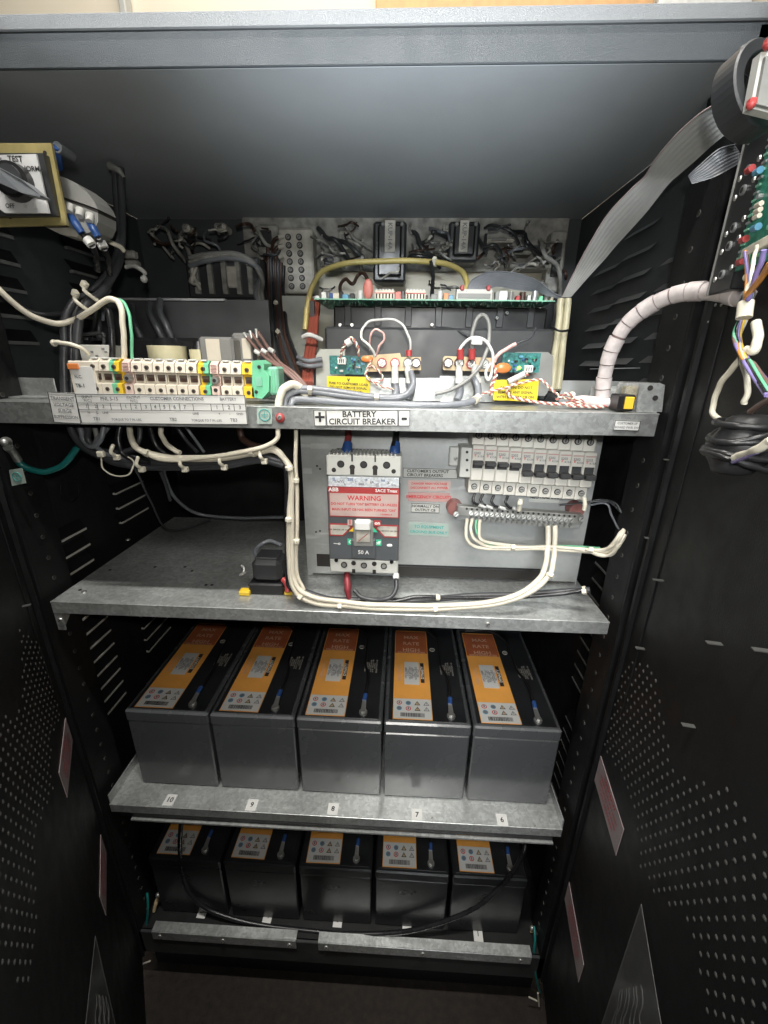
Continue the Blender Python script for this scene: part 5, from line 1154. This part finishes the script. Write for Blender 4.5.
mb = MB(); mb.poly([P(761,52,-.142), P(790,50,-.142), P(790,118,-.142), P(750,108,-.142)], (0,.006,0), GWC)
mb.poly([P(766,56,-.1445), P(790,55,-.1445), P(790,112,-.1445), P(757,104,-.1445)], (0,.0022,0), GMID); obj('connector_body', mb, rc)
for u, v in ((768,45),(751,105)): mb = MB(); q = P(u, v, -.145); mb.ball(q, .0024, RED, 10, 6); mb.box(q-Vector((.002,.002,.001)), q+Vector((.002,.002,.003)), RED, .0006); obj('latch', mb, rc)
mb = MB(); mb.tube(W([(735,140,-.02),(740,60,-.02),(745,47,-.02),(768,42,-.03),(790,42,-.03)]), .0022, PLB2, 6); tag(obj('wire_bail', mb), 'dark rounded wire bail behind the ferrite ring', 'bail')

db = thing('circuit_board', 'green control board standing on the right door, dark transistors along its edge', 'circuit board', DP(750,200,.02))
Td = fr(at(.037, .372, .020), dd, (0,0,1)); 
if (Td.to_3x3() @ Vector((0,-1,0))).dot(dn) < 0: Td = Td @ Matrix.Scale(-1, 4, (0,1,0))
hB, wR, wB = .125, .040, .26
mb = MB(); mb.T = Td; mb.box((wR-.004,-.0008,0), (wB,.0008,hB), PCB); obj('board', mb, db)
mb = MB(); mb.T = Td; mb.box((0.0008,-.0005,-.012), (wR-.005,.012,hB+.01), PLB, .001); mb.box((0,-.0015,-.012), (.0008,.010,hB+.02), GMID); obj('heatsink_rail', mb, db)
for z in (.094,.0705,.058,.0335,.021,.001):
    mb = MB(); mb.T = Td; mb.screw((.008,-.0008,z-.002), (0,-1,0), .0022); mb.screw((.030,-.0008,z+.003), (0,-1,0), .0022)
    mb.cyl((.0185,-.0006,z), (.0185,-.0022,z), .0034, SILV, 12); mb.cyl((.0185,-.0023,z), (.0185,-.0026,z), .0020, DK, 10); obj('transistor', mb, db)
rr2 = random.Random(5)
for k in range(95):
    x, z = rr2.uniform(wR,wR+.11), rr2.uniform(.003,hB-.003); mb = MB(); mb.T = Td; t = rr2.random()
    if t < .25: mb.tube([(x,-.002,z),(x+.005,-.002,z)], .0011, rr2.choice((CRM,BRN,GRN,BRN)), 8)
    elif t < .40: mb.cyl((x,-.0008,z), (x,-.004,z), .0018, rr2.choice((BLU,PLB,SILV,PLB)), 10)
    else: mb.box((x-.0022,-.003,z-.0013), (x+.0022,-.0008,z+.0013), rr2.choice((PLB,PLB,GRN,GMID,BLU,PLB2,PCBT)), .0004)
    obj('component', mb, db)
for k in range(26): mb = MB(); mb.T = Td; mb.box((wR-.003,-.0022,.003+k*.0046), (wR+.002,-.0009,.0045+k*.0046), MINT if k % 2 else SILV); obj('pin', mb, db)
for u, v, m_ in ((749,170,RED),(743,240,RED),(740,262,RED),(757,172,LBLU),(755,228,LBLU),(758,205,CRM),(757,211,CRM),(756,217,CRM)):
    c = DP(u, v, .025); mb = MB(); mb.tube([c-dd*.002, c+dd*.004], .0024 if m_ is not CRM else .0017, m_, 10); obj('component', mb, db)
tc_ = thing('white_connector', 'long cream edge connector at the bottom of the door circuit board', 'connector', DP(757,250,.03))
a, b = DP(744,254,.03), DP(776,237,.034); mb = MB(); T = fr((a+b)/2, b-a, (0,0,1)); L2 = (b-a).length/2
mb.box((-L2,-.002,-.0030), (L2,.002,.0030), CRW, .0005, T=T); obj('connector_body', mb, tc_)
for u, v in ((664,312),(700,300),(716,305),(722,305),(671,345),(708,322),(688,255)):
    c = DP(u, v, .001); mb = MB(); mb.cyl(c, c+dn*.001, .0014, SCR, 8); tag(obj('rivet', mb), 'small bright rivet on the upper inner face of the right door', 'rivet', 'bright rivets on the right door')

# spiral wrapped harness ----------------------------------------------------
sp = [(602,402,.035),(603,388,.034),(605,374,.032),(612,349,.027),(629,322,.018),(659,301,.0),(688,292,-.02),(718,292,-.045),(735,295,-.065),(748,299,-.08)]
hz = thing('spiral_wrapped_harness', 'thick cable in pinkish white spiral wrap arching from the shelf to the right door', 'cable', P(604,402,.035))
wp = catmull(W(sp), 10); mb = MB(); mb.tube(wp, .0062, SPD, 12, raw=True); obj('wire_core', mb, hz)
mb = MB(); acc = 0; segs = []; cur = [wp[0]]
for i in range(1, len(wp)):
    d_ = (wp[i]-wp[i-1]).length; acc += d_; cur.append(wp[i])
    if acc > .0125 or i == len(wp)-1:
        a, b = cur[0], cur[-1]; t_ = (b-a).normalized(); tl_ = t_.orthogonal().normalized()
        cc = [cur[0]+(cur[1]-cur[0])*(.75 if len(segs)%4 == 1 else .4)]+cur[1:]; mb.tube(cc, [.0077+.0005*math.sin(len(segs)*2.1)]*len(cc), SPI, 14, raw=True)
        segs.append(1); cur = [wp[i]]; acc = 0
obj('spiral_wrap', mb, hz)
mb = MB(); mb.tube(W([(570,400,.04),(582,401,.035),(600,402,.03),(622,403,.03)]), [.0045,.0060,.0055,.0045], SPI, 10); mb.ball(P(572,395,.034), .0038, CRW, 10, 6)
tag(obj('wrapped_wire', mb), 'short wrapped wire lying on the shelf at the foot of the spiral cable', 'wire')
mb = MB(); mb.tube(W([(742,306,0.032,1),(748,288,0.034,1),(752,276,0.032,1),(748,272,0.031,1)]), .0014, CRW, 6); mb.ball(DP(747,277,.032), .0026, CRW, 10, 6); tag(obj('cable_tie', mb), 'cream cable tie fixing the spiral cable to the right door', 'cable tie')
# multicolour harness
hc = [(PUR,'violet'),(YEL,'yellow'),(GWC,'white'),(ORW,'orange'),(PUR,'lilac'),(BRNL,'brown'),(GRN,'green'),(BCAB,'black')]
base = W(((748,252,0.032,1),(750,280,0.032,1),(746,312,0.034,1),(737,335,0.036,1),(742,352,0.038,1),(755,372,0.043,1),(772,395,0.050,1)))
bc = catmull(base, 10)
for k, (m_, l) in enumerate(hc):
    pts = []
    for i, p_ in enumerate(bc):
        a_ = 2*math.pi*k/8+i*.16*(1 if 15 < i < 45 else .35)+ (0 if i < 15 else 0); pts.append(p_+Vector((math.cos(a_), math.sin(a_)*.7, math.sin(a_)*.5))*(.0021+.0012*(i > 45)))
    mb = MB(); mb.tube(pts, .0011, m_, 6, raw=True); tag(obj('harness_wire', mb), l+' wire of the twisted multicoloured harness on the right door', 'wire', 'twisted multicoloured harness')
mb = MB(); mb.tube(W([(746,302,0.037,1),(744,318,0.037,1)]), .0046, CRW, 14); tag(obj('sleeve', mb), 'white sleeve gathering the multicoloured harness on the right door', 'sleeve')
cable('orange_wire', [(772,262,0.050,1),(762,276,0.045,1),(751,290,0.041,1),(747,300,0.038,1)], 0.0019, ORW, 'thick orange wire coming down into the white sleeve')
cable('white_wire', [(757,245,0.038,1),(753,262,0.038,1),(752,280,0.038,1),(749,298,0.038,1)], 0.0012, CRW, 'cream wire running down from the edge connector into the sleeve')
cable('violet_wire', [(764,250,0.045,1),(760,266,0.043,1),(753,285,0.041,1),(748,300,0.039,1)], 0.0016, PUR, 'violet wire running down beside the cream wire')
cable('cream_loop', [(756,322,0.034,1),(758,340,0.034,1),(754,350,0.036,1),(747,350,0.036,1)], 0.0029, CRW, 'short thick cream loop behind the multicoloured harness')
cable('cream_loop', [(741,358,0.036,1),(729,372,0.036,1),(719,388,0.036,1),(713,403,0.036,1),(714,414,0.035,1),(719,419,0.034,1)], 0.0020, CRW, 'cream cable bowing left down to the taped ferrite')
cable('cream_loop', [(742,358,0.036,1),(746,375,0.036,1),(747,392,0.035,1),(744,404,0.034,1)], 0.0018, CRW, 'cream cable dropping straight down to the taped ferrite')
tf = thing('taped_ferrite', 'ferrite clamp wrapped in glossy black tape hanging on the right door', 'ferrite', DP(742,460,.03))
mb = MB(); cc = DP(742,445,.03)
vs = []; n, rg = 22, 14; rt = random.Random(9)
for i in range(rg+1):
    ph = math.pi*i/rg
    for j in range(n):
        th = 2*math.pi*j/n; bump_ = 1+.07*math.sin(5*ph+1.3*math.sin(th*2))+.05*math.sin(th*3+ph*4)
        x = math.sin(ph)**.6*math.cos(th)*.0195*bump_; y = math.sin(ph)**.6*math.sin(th)*.016*bump_; z = math.cos(ph)*.0205
        vs.append(cc+Vector((x+z*.12, y, z)))
mb.add(vs, [(i*n+j,i*n+(j+1)%n,(i+1)*n+(j+1)%n,(i+1)*n+j) for i in range(rg) for j in range(n)], TAPE, True); obj('tape_wrap', mb, tf)
for k, (z_, tilt) in enumerate(((.010,.7),(.005,.2),(-.001,.45),(-.006,-.2),(-.011,-.5),(.014,.0))):
    mb = MB(); pts = [cc+Vector((math.cos(a_)*.0205+z_*.12, math.sin(a_)*.0165, z_+math.cos(a_)*.012*tilt)) for a_ in [i*math.pi/12 for i in range(25)]]; mb.tube(pts, [.0016+.0009*abs(math.sin(i)) for i in range(25)], TAPE, 8, raw=True); obj('tape_fold', mb, tf)
mb = MB(); mb.tube(W([(712,435,0.036,1),(713,448,0.038,1),(720,456,0.041,1)]), .0028, GMID, 8); obj('clip', mb, tf)
cable('white_wire', [(735,458,0.045,1),(748,453,0.047,1),(760,448,0.050,1),(772,440,0.050,1)], 0.0025, CRW, 'cream cable leaving the lower right of the taped ferrite')
cable('violet_wire', [(733,462,0.045,1),(744,458,0.047,1),(757,452,0.050,1)], 0.0013, PUR, 'violet wire beside the cream cable below the taped ferrite')
cable('brown_wire', [(750,412,0.041,1),(760,405,0.045,1),(772,398,0.050,1)], 0.0017, BRNL, 'brown wire entering the taped ferrite from the right')

# switch and clear box on the shelf end ------------------------------------
sw = thing('rocker_switch', 'small black switch with a yellow face at the right end of the upper shelf', 'switch', P(627,412,.008))
a, b = P(617,411,.006), P(637,395,.006); mb = MB(); mb.box((a.x,.006,a.z), (b.x,.028,b.z), PLB, .0015); obj('switch_body', mb, sw)
a, b = P(623.5,409,.005), P(635,397,.005); mb = MB(); mb.box((a.x,.004,a.z), (b.x,.0065,b.z), YEL, .0006); obj('yellow_face', mb, sw)
cb_ = thing('clear_cover', 'clear plastic cover over yellowed parts behind the small yellow switch', 'cover', P(645,405,.03))
a, b = P(622,408,.032), P(660,383,.032); mb = MB(); mb.box((a.x,.032,Z1+.001), (b.x,.055,b.z), CLR, .002); obj('cover', mb, cb_)
mb = MB(); q_ = P(634,392,.036); mb.box((q_.x-.008,.036,Z1+.002), (q_.x+.005,.05,q_.z+.006), mat('yellowed_plastic', (.5,.42,.2), .4), .002); obj('yellowed_part', mb, cb_)

# ------------------------------------------------------------------ rotary switch at upper left
YR = .035
rs = thing('rotary_switch', 'grey faced rotary switch with black handle on a yellow chromated plate at the upper left', 'switch', P(30,226,YR))
mb = MB(); mb.poly([P(-14,143,YR), P(51,143,YR), P(67,225,YR), P(-14,227,YR)], (0,.003,0), YCH); c = P(45,153,YR-.0003); mb.cyl(c, c+Vector((0,-.0003,0)), .002, DK, 8); c = P(10,217,YR-.0003); mb.cyl(c, c+Vector((0,-.0003,0)), .002, DK, 8)
obj('mounting_plate', mb, rs)
mb = MB(); mb.poly([P(-10,153,YR-.008), P(43,153,YR-.008), P(58,216,YR-.004), P(-6,216,YR-.008)], (0,.008,0), PLB2); obj('bezel', mb, rs)
fa = [P(-8,155,YR-.010), P(36,154,YR-.010), P(49,213,YR-.010), P(5,213,YR-.010), P(-6,205,YR-.010)]
mb = MB(); mb.poly(fa, (0,.002,0), mat('pale_silver_face', (.62,.62,.62), .45)); Tf = lambda u, v: fr(P(u, v, YR-.0108), (1,0,-.02))
mb.text('TEST', Tf(15,159), .0068, TXK); mb.text('NORMAL', Tf(34,169), .0062, TXK); mb.text('OFF', Tf(10,206), .0055, TXK); mb.text('BYPASS', Tf(-6,160), .005, TXK)
for u, v in ((26,206),(35,205)): c = P(u, v, YR-.011); mb.cyl(c, c+Vector((0,-.0006,0)), .0022, GWC, 8)
obj('face_plate', mb, rs)
kn = MB(); c = P(17,183,YR-.012); kn.cyl(c, c+Vector((.002,-.010,0)), .0165, PLB, 24, .0150); kn.cyl(c+Vector((.002,-.010,0)), c+Vector((.002,-.012,0)), .012, PLB2, 20)
ko = obj('knob', kn, rs)
h1, h2 = P(-6,171,YR-.03), P(42,197,YR-.03); T = fr((h1+h2)/2, h2-h1); L2 = (h2-h1).length/2
hm = MB(); hm.poly([T @ Vector(v) for v in ((-L2,-.004,-.0075),(L2*.3,-.004,-.0055),(L2,-.002,-.001),(L2,-.002,.001),(L2*.3,-.004,.0050),(-L2,-.004,.0050))], T.to_3x3() @ Vector((0,.012,0)), GREY); obj('handle', hm, ko)
cbk2 = thing('contact_block', 'grey stacked contact block with blue lugs behind the rotary switch plate', 'contact block', P(85,232,.06))
def slab(pts, y, th, m, nm):
    mb = MB(); mb.poly([P(u, v, y) for u, v in pts], (0,th,0), m); obj(nm, mb, cbk2)
slab([(60,176),(66,178),(76,183),(86,191),(94,201),(98,209),(64,197)], .052, .03, GMID, 'contact_stage')
slab([(63,197),(98,209.5),(98,213),(64,200)], .054, .026, DK, 'gap')
slab([(64,200),(98,213),(98,222),(94,231),(84,234),(66,226)], .050, .03, GMID, 'contact_stage')
slab([(40,224),(66,224),(84,232),(76,237),(60,234)], .054, .026, HAZL, 'contact_stage')
for u, v in ((71,209),(81,213),(91,218)):
    mb = MB(); q0 = P(u, v, .0495); mb.cyl(q0+Vector((0,0,.003)), q0+Vector((0,-.004,-.004)), .0042, GWC, 12, .0036); obj('terminal', mb, cbk2)
for k, (p0, p1, p2, p3) in enumerate((((70,215,.05),(76,224,.045),(82,233,.045),(92,245,.05)), ((88,220,.055),(93,228,.05),(98,237,.05),(104,248,.06)))):
    mb = MB(); mb.tube(W([p0,p1,p2]), [.0034,.0042,.0036], BLU, 10); mb.tube(W([p2,((p2[0]+p3[0])/2,(p2[1]+p3[1])/2,p3[2])]), .003, PLB, 8); tag(obj('blue_lug', mb), ('left','right')[k]+' blue insulated lug below the rotary switch contact block', 'lug')
    mb = MB(); mb.tube(W([((p2[0]+p3[0])/2,(p2[1]+p3[1])/2,p3[2]),p3]), .0052, WHT, 8); tag(obj('wire_marker', mb), 'white sleeve below the %s blue lug' % ('left','right')[k], 'marker')
    cable('black_cable', [p3,(p3[0]+4,p3[1]+12,p3[2]+.02),(p3[0]+6,p3[1]+26,p3[2]+.03)], .0035, BCAB, 'black cable continuing below the %s blue lug' % ('left','right')[k])
mb = MB(); c = P(57,147,YR+.01); mb.cyl(c, c+Vector((0,.02,0)), .005, GREY, 10); mb.tube([c, P(59,160,YR+.02), P(60,168,YR+.03)], .003, BLU, 8); tag(obj('standoff', mb), 'dark standoff with a blue lead at the corner of the yellow plate', 'standoff')
mb = MB(); mb.box((-.012,-.006,-.006), (.006,.006,.004), HAZ, .002, T=fr(P(132,254,.2))); mb.box((-.010,-.006,-.016), (.008,.006,-.008), HAZ, .002, T=fr(P(132,254,.2)))
mb.tube(W([(126,267,.19),(134,266,.185),(142,270,.185),(145,274,.19)]), .003, GWC, 8); mb.ball(P(144,279,.185), .005, GWC, 8, 6); tag(obj('plug', mb), 'pale grey plug and tie beside the vertical black bundle', 'connector')
cable('grey_cable', [(103,320,.1),(104,300,.12),(110,290,.14)], .002, GCAB, 'thin grey wire behind the black bundle')

# ------------------------------------------------------------------ lower level
cable('black_cable', [(181,820,.03),(180,850,.035),(182,872,.035),(190,893,.03),(206,908,.026),(230,918,.022),(262,925,.020),(300,930,.018),(345,934,.016),(390,933,.016),(430,926,.018),(470,911,.022),(497,890,.028),(514,870,.035),(524,850,.045),(524,838,.06)], .0040, BCAB, 'long black cable hanging in a loop in front of the lower batteries')
for k, pts in enumerate((([(147,893,.03),(148,905,.02),(147,922,.012),(142,945,.004),(139,960,.0)]), ([(534,926,.03),(535,940,.015),(534,958,.006),(536,978,.0),(540,992,.0)]))):
    cable('ground_wire', pts, .0022, TEAL, ('thin green ground wire at the lower left corner','thin green ground wire at the lower right corner')[k])
    u, v = ((156,903),(530,936))[k]; mb = MB(); mb.tube(W([(u-2,v+8,.03),(u,v,.035),(u+2,v-6,.04)]), [.003,.0036,.003], TAN, 8); mb.ball(P(u+2,v-8,.035), .0045, SCR, 8, 6); tag(obj('ground_lug', mb), ('brass coloured lug at the lower left corner','brass coloured lug at the lower right corner')[k], 'lug')
    u, v = ((141,962),(538,998))[k]; mb = MB(); mb.tube(W([(u,v-5,-.002),(u+1,v+8,-.003)]), .0016, CRW, 6); mb.tube(W([(u-1,v+3,-.004),(u+9 if k == 0 else u-9,v-1,-.004)]), .0014, CRW, 6); tag(obj('cable_tie', mb), ('cream tie on the green wire at the lower left corner','cream tie on the green wire at the lower right corner')[k], 'cable tie')

# ------------------------------------------------------------------ light
def area(name, loc, target, sx, sy, power, col, spread=180):
    l = bpy.data.lights.new(name, 'AREA'); l.shape = 'RECTANGLE'; l.size = sx; l.size_y = sy; l.energy = power; l.color = col; l.spread = math.radians(spread)
    o = bpy.data.objects.new(name, l); COL.objects.link(o); o.location = loc
    o.rotation_euler = (Vector(target)-Vector(loc)).to_track_quat('-Z', 'Y').to_euler(); return o
area('ceiling_tube_near', (0,-.44,2.05), (0,-.40,0), 1.0, .05, 48, (1,.97,.91))
area('added_overhead_fill', (0,-.95,1.25), (0,.1,.30), .6, .25, 2.3, (1,.97,.91), 62)  # added fill above the opening, standing for no known fitting
area('ceiling_tube_far', (.1,-2.1,1.95), (0,0,.35), 1.2, .4, 1.6, (1,.97,.91), 38)
area('front_room_light', (-.3,-3.6,1.30), (0,.2,.45), 1.3, .4, 6.5, (.92,.97,1), 36)  # low frontal light from the room, source out of view
area('camera_flash', (CAM[0]+.01,CAM[1]-.02,CAM[2]+.05), (0.05,.3,.25), .02, .02, 1.35, (1,.97,.9))
l = bpy.data.lights.new('roof_glow_fill', 'SPOT'); l.energy = 15; l.spot_size = 1.12; l.spot_blend = 1; l.shadow_soft_size = .04; l.color = (.90,.96,1)  # added spot on the roof, standing in for veiling glare
o = bpy.data.objects.new('roof_glow_fill', l); COL.objects.link(o); o.location = (.12,-.36,.315); o.rotation_euler = Vector((-.03,.50,.42)).to_track_quat('-Z','Y').to_euler()
area('wall_wash', (0,.7,2.2), (0,1.5,1.2), 2.0, .3, 30, (1,.96,.88))
w = bpy.data.worlds.new('World'); SC.world = w; w.use_nodes = True
w.node_tree.nodes['Background'].inputs[0].default_value = (.75,.85,1,1); w.node_tree.nodes['Background'].inputs[1].default_value = .04
SC.cycles.max_bounces = 6; SC.cycles.use_denoising = True
SC.cycles.sample_clamp_indirect = 3
